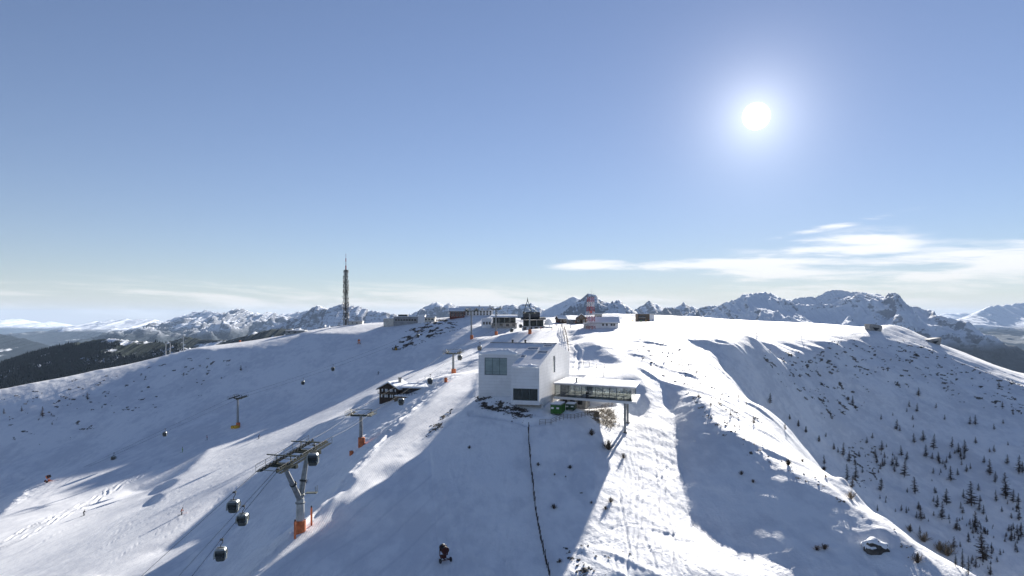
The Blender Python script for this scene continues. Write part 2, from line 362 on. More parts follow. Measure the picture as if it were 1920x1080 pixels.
# road bench between the museum and the knoll, kept soft
snow_scrub = np.zeros_like(TH)
def scrub(polyg, thr, sc=3.0, seed=71, n=5):
    global snow_scrub
    z = zone(polyg, n=n); v = fbm(GX/sc, GY/sc, seed, 4)*.5+.5
    snow_scrub = np.maximum(snow_scrub, z*sstep(v, thr-.05, thr+.07))
scrub([(735, 655), (760, 625), (795, 600), (850, 598), (862, 615), (830, 625), (790, 640), (760, 657)], .56, 3)
scrub([(893, 745), (915, 742), (955, 760), (990, 768), (1000, 790), (960, 782), (900, 765)], .50, 1.3)
scrub([(800, 820), (830, 770), (850, 765), (830, 800)], .62, 1.5)
scrub([(1095, 772), (1130, 762), (1150, 770), (1160, 800), (1140, 806), (1115, 790)], .35, 1.2)
scrub([(1180, 650), (1260, 640), (1310, 690), (1360, 740), (1440, 800), (1380, 790), (1300, 730), (1230, 700)], .74, 1.3)
scrub([(1290, 735), (1340, 770), (1440, 850), (1540, 905), (1660, 990), (1740, 1060), (1680, 1020), (1560, 930), (1430, 870), (1320, 790)], .705, 1.1)
scrub([(1560, 640), (1700, 640), (1920, 720), (1920, 780), (1760, 740), (1560, 700), (1500, 690)], .69, 2.2)
scrub([(1420, 660), (1560, 660), (1640, 760), (1560, 800), (1470, 720)], .70, 2.5)
scrub([(1590, 830), (1640, 830), (1660, 920), (1600, 910)], .66, 1.6)
scrub([(0, 740), (200, 700), (420, 660), (480, 700), (300, 770), (100, 830), (0, 840)], .76, 3)
scrub([(1050, 1030), (1100, 1020), (1180, 1040), (1180, 1085), (1050, 1085)], .72, 1.2)
Tq = TH/GY
def ground(x, y):
    i = (x/y-TA[0])/(TA[1]-TA[0]); j = (math.log(y)-TL[0])/(TL[1]-TL[0])
    i = min(max(i, 0), len(TA)-1.001); j = min(max(j, 0), len(TL)-1.001)
    i0, j0 = int(i), int(j); f, g = i-i0, j-j0
    return float(TH[i0, j0]*(1-f)*(1-g)+TH[i0+1, j0]*f*(1-g)+TH[i0, j0+1]*(1-f)*g+TH[i0+1, j0+1]*f*g)
def spot(px, py):
    """the point of the snow slope seen at a place of the photograph"""
    i = ((px-HX)/F-TA[0])/(TA[1]-TA[0]); i = int(round(min(max(i, 0), len(TA)-1)))
    q = Tq[i]; t = (HY-py)/F; j = int(np.argmax(q >= t)) if (q >= t).any() else int(np.argmax(q[:np.searchsorted(TL, math.log(560))]))
    if 0 < j and q[j] > q[j-1] and q[j] >= t:
        g = (t-q[j-1])/(q[j]-q[j-1]); l = TL[j-1]+max(0, min(1, g))*(TL[1]-TL[0])
    else: l = TL[j]
    y = math.exp(l); x = (px-HX)/F*y
    return Vector((x, y, ground(x, y)))

def new_mat(name):
    m = bpy.data.materials.new(name); m.use_nodes = True; return m, NT(m.node_tree)
def finish(m, t, color, rough=.6, bump=None, bstr=.3, bdist=.1, metallic=0.0, spec=.5, extra=None):
    ins = {'Roughness': rough, 'Metallic': metallic, 'Specular IOR Level': spec}
    b = t.n('ShaderNodeBsdfPrincipled', ins)
    if isinstance(color, bpy.types.NodeSocket): t.t.links.new(color, b.inputs['Base Color'])
    else: b.inputs['Base Color'].default_value = (*color, 1)
    if bump is not None:
        bn = t.n('ShaderNodeBump', {'Strength': bstr, 'Distance': bdist, 'Height': bump}); t.t.links.new(bn.outputs[0], b.inputs['Normal'])
    for k, v in (extra or {}).items(): b.inputs[k].default_value = v
    t.t.links.new(b.outputs[0], t.n('ShaderNodeOutputMaterial').inputs[0]); return m

def snow_material():
    m, t = new_mat('snow'); pos = t.n('ShaderNodeNewGeometry').outputs['Position']
    att = t.n('ShaderNodeAttribute', attribute_name='scrub').outputs['Fac']
    rg = t.n('ShaderNodeAttribute', attribute_name='rough').outputs['Fac']
    st = t.scale(pos, (1.0, .55, 1.0))
    n1 = t.noise(st, .55, 5, .55); n2 = t.noise(pos, 3.2, 3, .6)
    h = t.math('ADD', t.math('MULTIPLY', n1, .35), t.math('MULTIPLY', n2, .10))
    h = t.math('MULTIPLY', h, t.math('ADD', t.math('MULTIPLY', rg, .75), .25))
    tint = t.math('ADD', t.math('MULTIPLY', t.noise(t.scale(pos, (1, .5, 1)), .055, 5, .6), .55), t.math('MULTIPLY', t.noise(t.scale(pos, (.8, .35, 1)), .45, 6, .65), .45))
    c = t.mix(t.ramp(tint, .41, .58), (.80, .805, .82), (.97, .965, .955))
    sep = t.n('ShaderNodeSeparateXYZ', {0: pos}); wob = t.noise(pos, .02, 2, .5)
    crs = t.math('ADD', t.math('SUBTRACT', t.math('MULTIPLY', sep.outputs[0], .93), t.math('MULTIPLY', sep.outputs[1], .37)), t.math('MULTIPLY', wob, 9.0))
    lane = t.math('FRACT', t.math('DIVIDE', crs, 4.6)); edge = t.math('MAXIMUM', t.ramp(lane, .10, .03), t.ramp(lane, .92, .98))
    gro = t.ramp(rg, .45, .05)
    lanec = t.math('MULTIPLY', t.math('MULTIPLY', edge, gro), t.ramp(t.noise(pos, .09, 3, .6), .35, .6, .1, .5))
    c = t.mix(lanec, c, (.70, .71, .735))
    trk = t.noise(t.n('ShaderNodeCombineXYZ', {0: t.math('MULTIPLY', crs, 2.6), 1: t.math('MULTIPLY', sep.outputs[1], .06), 2: 0.0}).outputs[0], 1.0, 4, .65)
    c = t.mix(t.math('MULTIPLY', t.ramp(trk, .56, .68), t.math('MULTIPLY', gro, .30)), c, (.74, .75, .77))
    h = t.math('SUBTRACT', h, t.math('MULTIPLY', lanec, .10))
    h = t.math('ADD', h, t.math('MULTIPLY', t.math('MULTIPLY', trk, gro), .10))
    cord = t.n('ShaderNodeTexWave', {'Vector': pos, 'Scale': .9, 'Distortion': .6, 'Detail': 1.0}, wave_type='BANDS', bands_direction='X').outputs['Fac']
    h = t.math('ADD', h, t.math('MULTIPLY', cord, t.ramp(rg, .5, .0, 0, .012)))
    g = t.noise(pos, 2.3, 4, .7)
    sc_ = t.ramp(t.math('ADD', att, t.math('MULTIPLY', t.math('SUBTRACT', g, .5), 2.6)), .42, .72)
    sc_ = t.math('MULTIPLY', sc_, t.ramp(att, .02, .2))
    brown = t.mix(t.noise(pos, 1.1, 3, .6), (.075, .065, .052), (.22, .18, .13))
    return finish(m, t, t.mix(sc_, c, brown), .75, h, .9, .85, spec=.15)
SNOW = snow_material()
o = grid_mesh('snow_slope', GX, GY, TH, SNOW, {'scrub': snow_scrub, 'rough': np.clip(rough, 0, 1)})
tag(o, 'wind-marked snow slopes and pistes of the summit around the museum', kind='structure')

# ------------------------------------------------------------------ the far land: valleys, wooded hills, mountains
def land_material(name, tree_z, tree_w, rock, snowc=(.80, .83, .88), patch=.0011, open_=.55, forest=(.018, .026, .034), steep=.62, rsc=1.0):
    """snow, rock where it is steep, dark wood below the tree line with clearings"""
    m, t = new_mat(name); geo = t.n('ShaderNodeNewGeometry'); pos = geo.outputs['Position']
    z = t.n('ShaderNodeSeparateXYZ', {0: pos}).outputs[2]; nz = t.n('ShaderNodeSeparateXYZ', {0: geo.outputs['Normal']}).outputs[2]
    a = t.noise(pos, .0035*rsc, 6, .65); b = t.noise(t.scale(pos, (1, 1, 3.0)), .012*rsc, 5, .7)
    nzn = t.math('MULTIPLY', t.math('SUBTRACT', t.math('ADD', t.math('MULTIPLY', a, .45), t.math('MULTIPLY', b, .55)), .5), 2.2)
    rk = t.ramp(t.math('ADD', nz, nzn), steep+.10, steep-.10)
    rc = t.mix(b, rock, tuple(x*1.7 for x in rock))
    c = t.mix(rk, snowc, rc)
    pn = t.noise(pos, patch, 5, .6)
    fz = t.ramp(t.math('ADD', z, t.math('MULTIPLY', t.math('SUBTRACT', pn, .5), tree_w*3)), tree_z+tree_w, tree_z-tree_w)
    pn2 = t.noise(t.scale(pos, (1.0, .45, 1.0)), patch*1.9, 6, .62)
    fz = t.math('MULTIPLY', fz, t.ramp(pn2, open_+.03, open_-.03))
    fc = t.mix(t.noise(pos, .02*rsc, 4, .7), forest, tuple(x*2.2 for x in forest))
    return finish(m, t, t.mix(fz, c, fc), .9, b, .8, 25.0/rsc, spec=.05)

def crest(pts, px): return np.interp(px, [p[0] for p in pts], [p[1] for p in pts])
def mountain(label, pts, dist, front, back, base, mat, seed, nsc=900., amp=.34, jag=1.2, rows=96, step=1.35, taper=30, shape=.9, px0=None):
    """one range: a height field whose crest stands where the skyline is seen"""
    p0, p1 = pts[0][0], pts[-1][0]; px = np.arange(p0, p1+step, step)
    py = crest(pts, px)+(vnoise(px/7.0, px*0, seed)-.5)*jag*2.2-(ridged(px/9.0, px*0+4, seed+5, 3)-.35)*jag*3.0+(vnoise(px/2.4, px*0+9, seed)-.5)*jag*1.2
    dd = dist*(1+.05*(vnoise(px/60., px*0+3, seed)-.5))
    top = (HY-py)/F*dd
    v = np.concatenate([np.linspace(0, 1, rows)**.85, 1+np.linspace(0, 1, rows//3)[1:]])
    P, V = np.meshgrid(px, v, indexing='ij'); T = np.broadcast_to(top[:, None], P.shape); DD = np.broadcast_to(dd[:, None], P.shape)
    Yw = np.where(V < 1, DD-(1-V)*front, DD+(V-1)*back); Xw = (P-HX)/F*DD*(1-(1-np.minimum(V, 1))*front/DD*.25)
    prof = np.where(V < 1, np.clip(V, 0, 1)**(1/shape), (2-np.clip(V, 1, 2))**1.2)
    edge = sstep(P, p0, p0+taper)*sstep(P, p1, p1-taper) if taper else 1.0
    hgt = (T-base)
    wx = fbm(Xw/nsc, Yw/nsc, seed+3, 3)*nsc*.35
    r = ridged((Xw+wx)/nsc, Yw/nsc*.55, seed, 6, .55)-.42
    gul = ridged((Xw+wx*1.5)/(nsc*.30), Yw/(nsc*1.1), seed+9, 5, .6)-.40
    env = np.clip(V, 0, 1)**.5*(1-np.clip(V, 0, 1)**5)*np.where(V < 1, 1, 0)
    Zw = base+hgt*prof+(r*1.5+gul*.62)*amp*hgt*env
    lim = (T/DD)*Yw                                      # nothing in front may rise above the seen skyline
    Zw = np.where(V < .985, np.minimum(Zw, lim-.0006*DD*(1-V)), Zw)
    o = grid_mesh('mountain_range', Xw, Yw, Zw, mat); o['label'] = label; o['kind'] = 'structure'
    return o
ROCK = (.145, .155, .18)
M_FAR = land_material('far_mountain', -230, 90, ROCK, patch=.00045, open_=.64, rsc=.4, steep=.62)
M_FARL = land_material('far_low_mountain', -440, 70, ROCK, patch=.00045, open_=.64, rsc=.4, steep=.62)
M_FARM = land_material('far_ridge', -330, 70, ROCK, patch=.0006, open_=.62, rsc=.5, steep=.45)
M_DOL = land_material('rock_mountain', -210, 70, ROCK, patch=.0008, open_=.68, rsc=.7, steep=.86)
M_NEAR = land_material('near_mountain', -160, 60, ROCK, patch=.001, open_=.70, rsc=1.0, steep=.82)
M_MASS = land_material('massif_rock', -230, 60, (.17, .18, .21), patch=.001, open_=.68, rsc=.8, steep=.60)
mountain('pale snowy range on the far horizon over the valley', [(-700, 602), (-420, 596), (-200, 604), (-60, 598), (0, 602), (33, 599), (52, 602), (73, 606), (95, 604), (120, 611), (160, 618), (230, 622), (300, 624)], 38000, 9000, 6000, -760, M_FARL, 5, 2600, jag=1.3)
mountain('broad snowy ridge with wooded flanks and ski clearings', [(20, 640), (70, 630), (120, 617), (171, 605), (219, 599), (248, 600), (270, 598), (292, 600), (315, 604), (350, 612), (420, 622)], 22000, 8000, 5000, -700, M_FARM, 12, 1900, jag=.9)
mountain('jagged grey rock peaks with snow in their gullies', [(180, 650), (240, 628), (277, 615), (317, 602), (350, 589), (372, 583), (386, 582), (405, 586), (423, 588), (434, 582), (443, 577), (456, 580), (474, 586), (496, 587), (505, 585), (521, 588), (547, 588), (569, 585), (583, 581), (600, 584), (640, 590), (720, 600), (800, 612)], 14000, 6000, 3500, -650, M_DOL, 21, 1100, jag=1.5, amp=.45)
mountain('steep dark peak with a bright snow shoulder behind the mast', [(480, 640), (520, 615), (545, 602), (565, 590), (583, 580), (598, 573), (612, 578), (620, 580), (638, 569), (656, 572), (668, 574), (690, 580), (712, 586), (742, 590), (800, 612)], 8500, 3600, 2500, -520, M_NEAR, 33, 800, jag=1.1, amp=.5)
mountain('blue rocky peaks standing behind the summit buildings', [(690, 625), (742, 600), (779, 585), (792, 578), (810, 569), (821, 566), (833, 571), (844, 567), (854, 573), (867, 575), (890, 578), (925, 577), (946, 571), (962, 570), (971, 575), (987, 568), (996, 567), (1012, 576), (1025, 579), (1060, 590), (1110, 615)], 11000, 4500, 3000, -550, M_DOL, 42, 900, jag=1.0, amp=.45)
mountain('smooth snowy dome left of the pyramid peak', [(960, 615), (1010, 590), (1031, 576), (1054, 566), (1073, 556), (1087, 560), (1110, 568), (1150, 590), (1200, 615)], 9500, 4000, 3000, -550, M_MASS, 55, 900, jag=.4)
mountain('dark pyramid peak behind the red and white mast', [(1000, 620), (1040, 595), (1062, 580), (1083, 566), (1102, 551), (1117, 554), (1133, 565), (1144, 567), (1160, 561), (1171, 570), (1181, 576), (1200, 590), (1240, 620)], 6800, 3000, 2200, -420, M_NEAR, 61, 620, jag=.9, amp=.5)
mountain('row of pointed snowy summits beyond the plateau', [(1140, 618), (1180, 590), (1196, 577), (1217, 565), (1229, 568), (1246, 580), (1258, 581), (1271, 574), (1282, 567), (1292, 574), (1300, 575), (1312, 578), (1325, 574), (1331, 573), (1341, 573), (1360, 582), (1420, 610)], 10500, 4500, 3000, -550, M_DOL, 77, 820, jag=.9, amp=.45)
mountain('great flat-topped massif with a sheer right shoulder', [(1280, 622), (1310, 600), (1337, 579), (1354, 570), (1375, 562), (1395, 553), (1431, 548), (1453, 551), (1464, 560), (1482, 562), (1501, 559), (1530, 557), (1548, 548), (1575, 542), (1592, 546), (1621, 549), (1643, 553), (1648, 551), (1657, 557), (1665, 571), (1679, 586), (1694, 599), (1709, 604), (1740, 612), (1800, 628)], 8600, 3600, 2600, -480, M_MASS, 83, 1000, jag=1.0, amp=.42)
mountain('low pale ridges fading out over the right-hand valley', [(1600, 600), (1687, 593), (1730, 593), (1745, 589), (1789, 588), (1810, 588), (1850, 590), (1950, 586), (2100, 590), (2300, 596)], 33000, 8000, 6000, -700, M_FAR, 91, 2400, jag=.6)
mountain('blue snowy mountain beyond the wooded valley', [(1760, 615), (1800, 600), (1832, 590), (1840, 582), (1854, 575), (1876, 573), (1898, 571), (1920, 566), (1980, 556), (2080, 560), (2200, 575), (2500, 600), (2700, 620)], 17000, 6000, 4000, -620, M_FAR, 97, 1700, jag=.9)
# wooded hills
M_WOOD = land_material('wooded_hill', 2000, 40, (.10, .10, .11), patch=.0042, open_=.565, forest=(.013, .019, .017), rsc=3, steep=.2)
M_WOOD2 = land_material('wooded_flank', 2000, 40, (.10, .10, .11), patch=.0016, open_=.60, forest=(.014, .021, .028), rsc=1.5, steep=.2)
mountain('far wooded flank with white meadows above the valley floor', [(-900, 640), (-300, 605), (-60, 618), (0, 626), (50, 636), (95, 650), (130, 664), (170, 690), (230, 720)], 9000, 4500, 2000, -750, M_WOOD2, 101, 1500, jag=.5, amp=.2, rows=60)
HILL = [(-700, 760), (-350, 720), (-120, 706), (0, 684), (55, 664), (109, 650), (164, 639), (197, 635), (226, 636), (270, 640), (299, 642), (330, 648), (400, 662), (520, 700)]
hill = mountain('dark fir-covered hill with snowy clearings and a ski run', HILL, 3000, 1500, 900, -420, M_WOOD, 111, 700, jag=.8, amp=.16, rows=100, shape=1.15)
mountain('second dark wooded hill behind the light poles', [(230, 690), (290, 650), (313, 642), (350, 631), (383, 637), (437, 637), (474, 624), (510, 618), (560, 615), (650, 640), (720, 680)], 4300, 1500, 900, -400, M_WOOD, 121, 700, jag=.8, amp=.16, rows=60, shape=1.15)
# valley floor all round, out to the horizon
M_VAL = land_material('valley_floor', 5000, 100, (.1, .1, .1), patch=.00036, open_=.60, forest=(.016, .024, .034), rsc=.5, steep=.1)
th = np.linspace(-math.pi, math.pi, 361); rr = np.geomspace(300, 52000, 105)
TT, RR = np.meshgrid(th, rr, indexing='ij')
vx, vy = RR*np.sin(TT), RR*np.cos(TT)
vz = -640+fbm(vx/2600, vy/2600, 7, 4)*150*sstep(RR, 800, 4000)-60*sstep(RR, 300, 900)
tag(grid_mesh('valley_ground', vx, vy, vz, M_VAL, flip=True), 'wooded valley floor with white meadows reaching to the horizon', kind='structure')

# ------------------------------------------------------------------ building kit
class MB:
    def __init__(s): s.v = []; s.f = []
    def add(s, v, f):
        b = len(s.v); s.v += [tuple(x) for x in v]; s.f += [tuple(i+b for i in q) for q in f]; return s
    def box(s, x0, x1, y0, y1, z0, z1, fr=None):
        v = [(x, y, z) for z in (z0, z1) for y in (y0, y1) for x in (x0, x1)]
        if fr: v = [fr(*p) for p in v]
        return s.add(v, [(0, 2, 3, 1), (4, 5, 7, 6), (0, 1, 5, 4), (2, 6, 7, 3), (0, 4, 6, 2), (1, 3, 7, 5)])
    def prism(s, a, b):
        """a and b: matching outlines; closed solid between them"""
        n = len(a); return s.add(list(a)+list(b), [tuple(range(n-1, -1, -1)), tuple(range(n, 2*n))]+[(i, (i+1) % n, n+(i+1) % n, n+i) for i in range(n)])
    def tube(s, p, q, r0, r1=None, n=8, cap=True):
        r1 = r0 if r1 is None else r1; p, q = Vector(p), Vector(q); d = (q-p)
        if d.length < 1e-6: return s
        d.normalize(); u = d.orthogonal().normalized(); w = d.cross(u)
        a = [p+(u*math.cos(2*math.pi*i/n)+w*math.sin(2*math.pi*i/n))*r0 for i in range(n)]
        b = [q+(u*math.cos(2*math.pi*i/n)+w*math.sin(2*math.pi*i/n))*r1 for i in range(n)]
        f = [(i, (i+1) % n, n+(i+1) % n, n+i) for i in range(n)]
        if cap: f += [tuple(range(n-1, -1, -1)), tuple(range(n, 2*n))]
        return s.add(a+b, f)
    def bar(s, p, q, wd, ht=None):
        """square bar from p to q"""
        ht = ht or wd; p, q = Vector(p), Vector(q); d = (q-p).normalized()
        u = d.cross(Vector((0, 0, 1)));  u = u.normalized() if u.length > 1e-3 else Vector((1, 0, 0)); w = u.cross(d)
        a = [p+u*i*wd/2+w*j*ht/2 for i, j in ((-1, -1), (1, -1), (1, 1), (-1, 1))]
        return s.prism(a, [x+(q-p) for x in a])
    def lathe(s, c, prof, n=16):
        c = Vector(c); rings = [[c+Vector((r*math.cos(2*math.pi*i/n), r*math.sin(2*math.pi*i/n), z)) for i in range(n)] for r, z in prof]
        v = [p for r in rings for p in r]; f = []
        for k in range(len(prof)-1):
            f += [(k*n+i, k*n+(i+1) % n, (k+1)*n+(i+1) % n, (k+1)*n+i) for i in range(n)]
        f += [tuple(range(n-1, -1, -1)), tuple(range((len(prof)-1)*n, len(prof)*n))]
        return s.add(v, f)
    def build(s, name, mat, parent=None, smooth=False, bevel=0):
        o0 = Vector(parent.get('_o', (0, 0, 0))) if parent is not None else Vector((0, 0, 0))
        me = bpy.data.meshes.new(name); me.from_pydata([tuple(Vector(v)-o0) for v in s.v], [], s.f)
        bm = bmesh.new(); bm.from_mesh(me); bmesh.ops.recalc_face_normals(bm, faces=bm.faces)
        if bevel: bmesh.ops.bevel(bm, geom=list(bm.edges), offset=bevel, segments=1, affect='EDGES')
        bm.to_mesh(me); bm.free()
        if smooth: me.polygons.foreach_set('use_smooth', [True]*len(me.polygons))
        me.update(); me.materials.append(mat)
        o = bpy.data.objects.new(name, me); col.objects.link(o)
        if parent is not None: o.parent = parent; o['_o'] = tuple(o0)
        return o
def thing(name, loc, label, cat, group=None):
    o = bpy.data.objects.new(name, None); col.objects.link(o); o.location = loc; o['_o'] = tuple(loc)
    o.empty_display_size = .5
    return tag(o, label, cat, group)
def copy_tree(o, parent=None):
    c = o.copy(); col.objects.link(c)
    if parent is not None: c.parent = parent
    for ch in list(o.children): copy_tree(ch, c)
    return c
def plain(name, color, rough=.6, metallic=0.0, var=.25, sc=.8, bump=.0, spec=.4):
    m, t = new_mat(name); pos = t.n('ShaderNodeNewGeometry').outputs['Position']
    n = t.noise(pos, sc, 5, .65)
    lo = tuple(c*(1-var) for c in color); hi = tuple(min(1, c*(1+var*.6)) for c in color)
    return finish(m, t, t.mix(t.ramp(n, .3, .7), lo, hi), rough, n if bump else None, bump, .05, metallic, spec)
def glass(name, tint=(.80, .86, .86), body=.25, rough=.03):
    m, t = new_mat(name)
    fr = t.n('ShaderNodeFresnel', {0: 1.6}).outputs[0]
    tr = t.n('ShaderNodeBsdfTransparent', {0: (*tint, 1)}); gl = t.n('ShaderNodeBsdfGlossy', {0: (.9, .95, .95, 1), 1: rough})
    mx = t.n('ShaderNodeMixShader', {0: t.math('ADD', t.math('MULTIPLY', fr, .8), body, clamp=True), 1: tr.outputs[0], 2: gl.outputs[0]})
    t.t.links.new(mx.outputs[0], t.n('ShaderNodeOutputMaterial').inputs[0]); return m
def panel_mat():
    m, t = new_mat('white_render'); pos = t.n('ShaderNodeNewGeometry').outputs['Position']
    z = t.n('ShaderNodeSeparateXYZ', {0: pos}).outputs[2]
    n = t.noise(pos, .5, 5, .6); st = t.noise(t.scale(pos, (2.2, 2.2, .25)), .8, 5, .6)
    c = t.mix(t.ramp(n, .3, .7), (.74, .735, .73), (.82, .815, .81)); c = t.mix(t.ramp(st, .55, .8, 0, .35), c, (.62, .61, .60))
    jn = t.math('FRACT', t.math('MULTIPLY', z, 1.35)); ln = t.math('MAXIMUM', t.ramp(jn, .07, .03), t.ramp(jn, .93, .97))
    x_ = t.n('ShaderNodeVectorMath', {0: pos, 1: (.96, -.28, 0)}, operation='DOT_PRODUCT').outputs['Value']; row = t.math('FLOOR', t.math('MULTIPLY', z, 1.35))
    jx = t.math('FRACT', t.math('ADD', t.math('MULTIPLY', x_, .42), t.math('MULTIPLY', row, .37))); ln = t.math('MAXIMUM', ln, t.ramp(jx, .015, .006))
    c = t.mix(t.math('MULTIPLY', ln, .28), c, (.45, .45, .45))
    return finish(m, t, c, .75, t.math('SUBTRACT', t.math('MULTIPLY', t.noise(pos, 14, 3, .6), .2), ln), .25, .02, spec=.3)
WHITE = panel_mat()
SNOWO = None
def snow_obj():
    m, t = new_mat('settled_snow'); pos = t.n('ShaderNodeNewGeometry').outputs['Position']
    return finish(m, t, (.87, .89, .91), .8, t.noise(pos, 2.5, 4, .6), .4, .15, spec=.15)
SNOWO = snow_obj()
def roof_mat():
    m, t = new_mat('roof_snow_dust'); pos = t.n('ShaderNodeNewGeometry').outputs['Position']
    n = t.noise(pos, .9, 6, .65)
    return finish(m, t, t.mix(t.ramp(n, .35, .7), (.80, .80, .81), (.90, .905, .91)), .8, n, .3, .06, spec=.2)
ROOF = roof_mat()
CONC = plain('concrete', (.36, .35, .33), .85, var=.3, bump=.3)
DCONC = plain('dark_concrete', (.16, .155, .15), .85, var=.3, bump=.3)
STEEL = plain('galvanised_steel', (.30, .31, .31), .45, .6, var=.3, sc=2)
DSTEEL = plain('dark_steel', (.055, .06, .06), .5, .4, var=.3, sc=3)
GSTEEL = plain('olive_grey_steel', (.085, .095, .075), .55, .3, var=.3, sc=3)
FRAME = plain('window_frame', (.12, .14, .14), .5, .3)
GLASS = glass('clear_glass', (.74, .77, .77), body=.10); GLASSG = plain('green_reflection_glass', (.30, .37, .355), .12, var=.18, sc=.5, spec=.7)  # GLASSG: the window's pale green reflection put into an opaque colour
GLASSD = glass('dark_glass', (.25, .27, .28), .12, .03)
WOODD = plain('dark_timber', (.050, .032, .022), .8, var=.4, sc=2.5, bump=.3)
WOODM = plain('weathered_timber', (.17, .125, .085), .8, var=.4, sc=3, bump=.3)
WOODL = plain('larch_boards', (.32, .22, .13), .8, var=.35, sc=2)
REDP = plain('red_paint', (.42, .035, .022), .5); WHP = plain('white_paint', (.75, .74, .72), .5, var=.15)
ORANGE = plain('orange_pad', (.58, .17, .065), .7, var=.35, sc=1.5, bump=.2)
YELLOW = plain('yellow_pad', (.66, .38, .035), .7, var=.3); GREEN = plain('green_metal', (.045, .16, .025), .5, var=.3)
DARKIN = plain('dim_interior', (.10, .10, .105), .9); PALEIN = plain('pale_interior', (.42, .41, .39), .8)
BLK = plain('black_rubber', (.018, .018, .02), .6); REDB = plain('red_brown_cladding', (.17, .055, .04), .7)
GREYW = plain('grey_cladding', (.30, .30, .30), .7); CREAM = plain('cream_wall', (.60, .56, .49), .8); SLATE = plain('slate_roof', (.045, .048, .055), .6)

# ------------------------------------------------------------------ the museum
P0 = Vector((5.96, 146.0, 0)); fv = Vector((.96, -.28, 0)); wv_ = Vector((.28, .96, 0))
def mf(s, t, z): return P0+fv*s+wv_*t+Vector((0, 0, z))
ZE, ZR, ZB = -10.6, -6.14, -9.0; TR, TB = 17.9, 33.7; SL = -17.1; SB = -6.35; TF = 8.8
def zroof(t): return ZE+(ZR-ZE)*t/TR if t < TR else ZR+(ZB-ZR)*(t-TR)/(TB-TR)
mus = thing('museum', tuple(mf(-8, 10, -19)), 'white pitched-roof museum with a glazed wing standing on two posts', 'building')
TK = .45
def wall_with_hole(name, s0, s1, t0, z0, z1, h, thick=TK):
    a, b, c, d = h; m = MB()
    m.box(s0, a, t0, t0+thick, z0, z1, mf); m.box(b, s1, t0, t0+thick, z0, z1, mf)
    m.box(a, b, t0, t0+thick, z0, c, mf); m.box(a, b, t0, t0+thick, d, z1, mf)
    return m.build(name, WHITE, mus)
# facades
wl = wall_with_hole('wall', SL, SB-.01, TF, -22.5, zroof(TF)-.1, (-15.6, -10.0, -13.3, -9.2))
wb = wall_with_hole('wall', SB, 0, 0, -18.9, ZE-.1, (-6.0, -.36, -18.0, -15.36))
def outline(s, pts): return [mf(s, t, z) for t, z in pts]
g = MB(); slit = (13.7, 16.2, -12.9, -8.9)
for pts in ([(TK, -18.9), (TK, ZE-.05+.12), (slit[0], zroof(slit[0])-.1), (slit[0], -18.9)], [(slit[0], -22.5), (slit[0], slit[2]), (slit[1], slit[2]), (slit[1], -22.5)],
            [(slit[0], slit[3]), (slit[0], zroof(slit[0])-.1), (slit[1], zroof(slit[1])-.1), (slit[1], slit[3])],
            [(slit[1], -22.5), (slit[1], zroof(slit[1])-.1), (TR, ZR-.1), (TB, ZB-.1), (TB, -22.5)], [(3.6, -22.5), (3.6, -18.9), (slit[0], -18.9), (slit[0], -22.5)]):
    g.prism(outline(0, pts), outline(-TK, pts))
gable = g.build('gable_wall', WHITE, mus)
g = MB(); pts = [(TF+TK, -22.5), (TF+TK, zroof(TF)-.1), (TR, ZR-.1), (TB, ZB-.1), (TB, -22.5)]
g.prism(outline(SL, pts), outline(SL+TK, pts)); g.build('gable_wall', WHITE, mus)
g = MB(); pts = [(TK, -18.9), (TK, ZE+.02), (TF, zroof(TF)-.1), (TF, -18.9)]; g.prism(outline(SB, pts), outline(SB+TK, pts)); g.build('side_wall', WHITE, mus)
MB().box(SL+TK, -TK, TB-TK, TB, -22.5, ZB-.1, mf).build('back_wall', WHITE, mus)
MB().box(SB+TK, -TK, TK, 3.6, -18.9, -18.45, mf).build('soffit', WHITE, mus)
MB().box(SB+.5, -.5, 3.2, 3.6, -23.5, -18.95, mf).build('plinth', CONC, mus)
# roof: two planes of the right part, one shorter plane on the left
m = MB(); e = .12
def slab(m, s0, s1, t0, t1, th=.35):
    a = [mf(s0, t0, zroof(t0)), mf(s1, t0, zroof(t0)), mf(s1, t1, zroof(t1)), mf(s0, t1, zroof(t1))]
    m.prism([p-Vector((0, 0, .095)) for p in a], [p+Vector((0, 0, th-.2)) for p in a])
slab(m, SB, 0, 0, TF); slab(m, SL, 0, TF, TR); roof = m.build('roof', ROOF, mus)
m = MB(); a = [mf(SL, TR, ZR), mf(0, TR, ZR), mf(0, TB, ZB), mf(SL, TB, ZB)]
m.prism([p-Vector((0, 0, .095)) for p in a], [p+Vector((0, 0, .148)) for p in a]); m.build('roof', ROOF, mus)
m = MB(); m.bar(mf(SL, TR, ZR+.2), mf(0, TR, ZR+.2), .35, .14); m.build('ridge_cap', DSTEEL, roof)
def roof_hit(px, py):
    d = Vector(((px-HX)/F, 1, (HY-py)/F)); best = None
    n = (fv).cross((mf(0, TR, ZR)-mf(0, 0, ZE))).normalized(); k = mf(0, 0, ZE).dot(n)/d.dot(n); p = d*k-P0
    return p.dot(fv), p.dot(wv_)
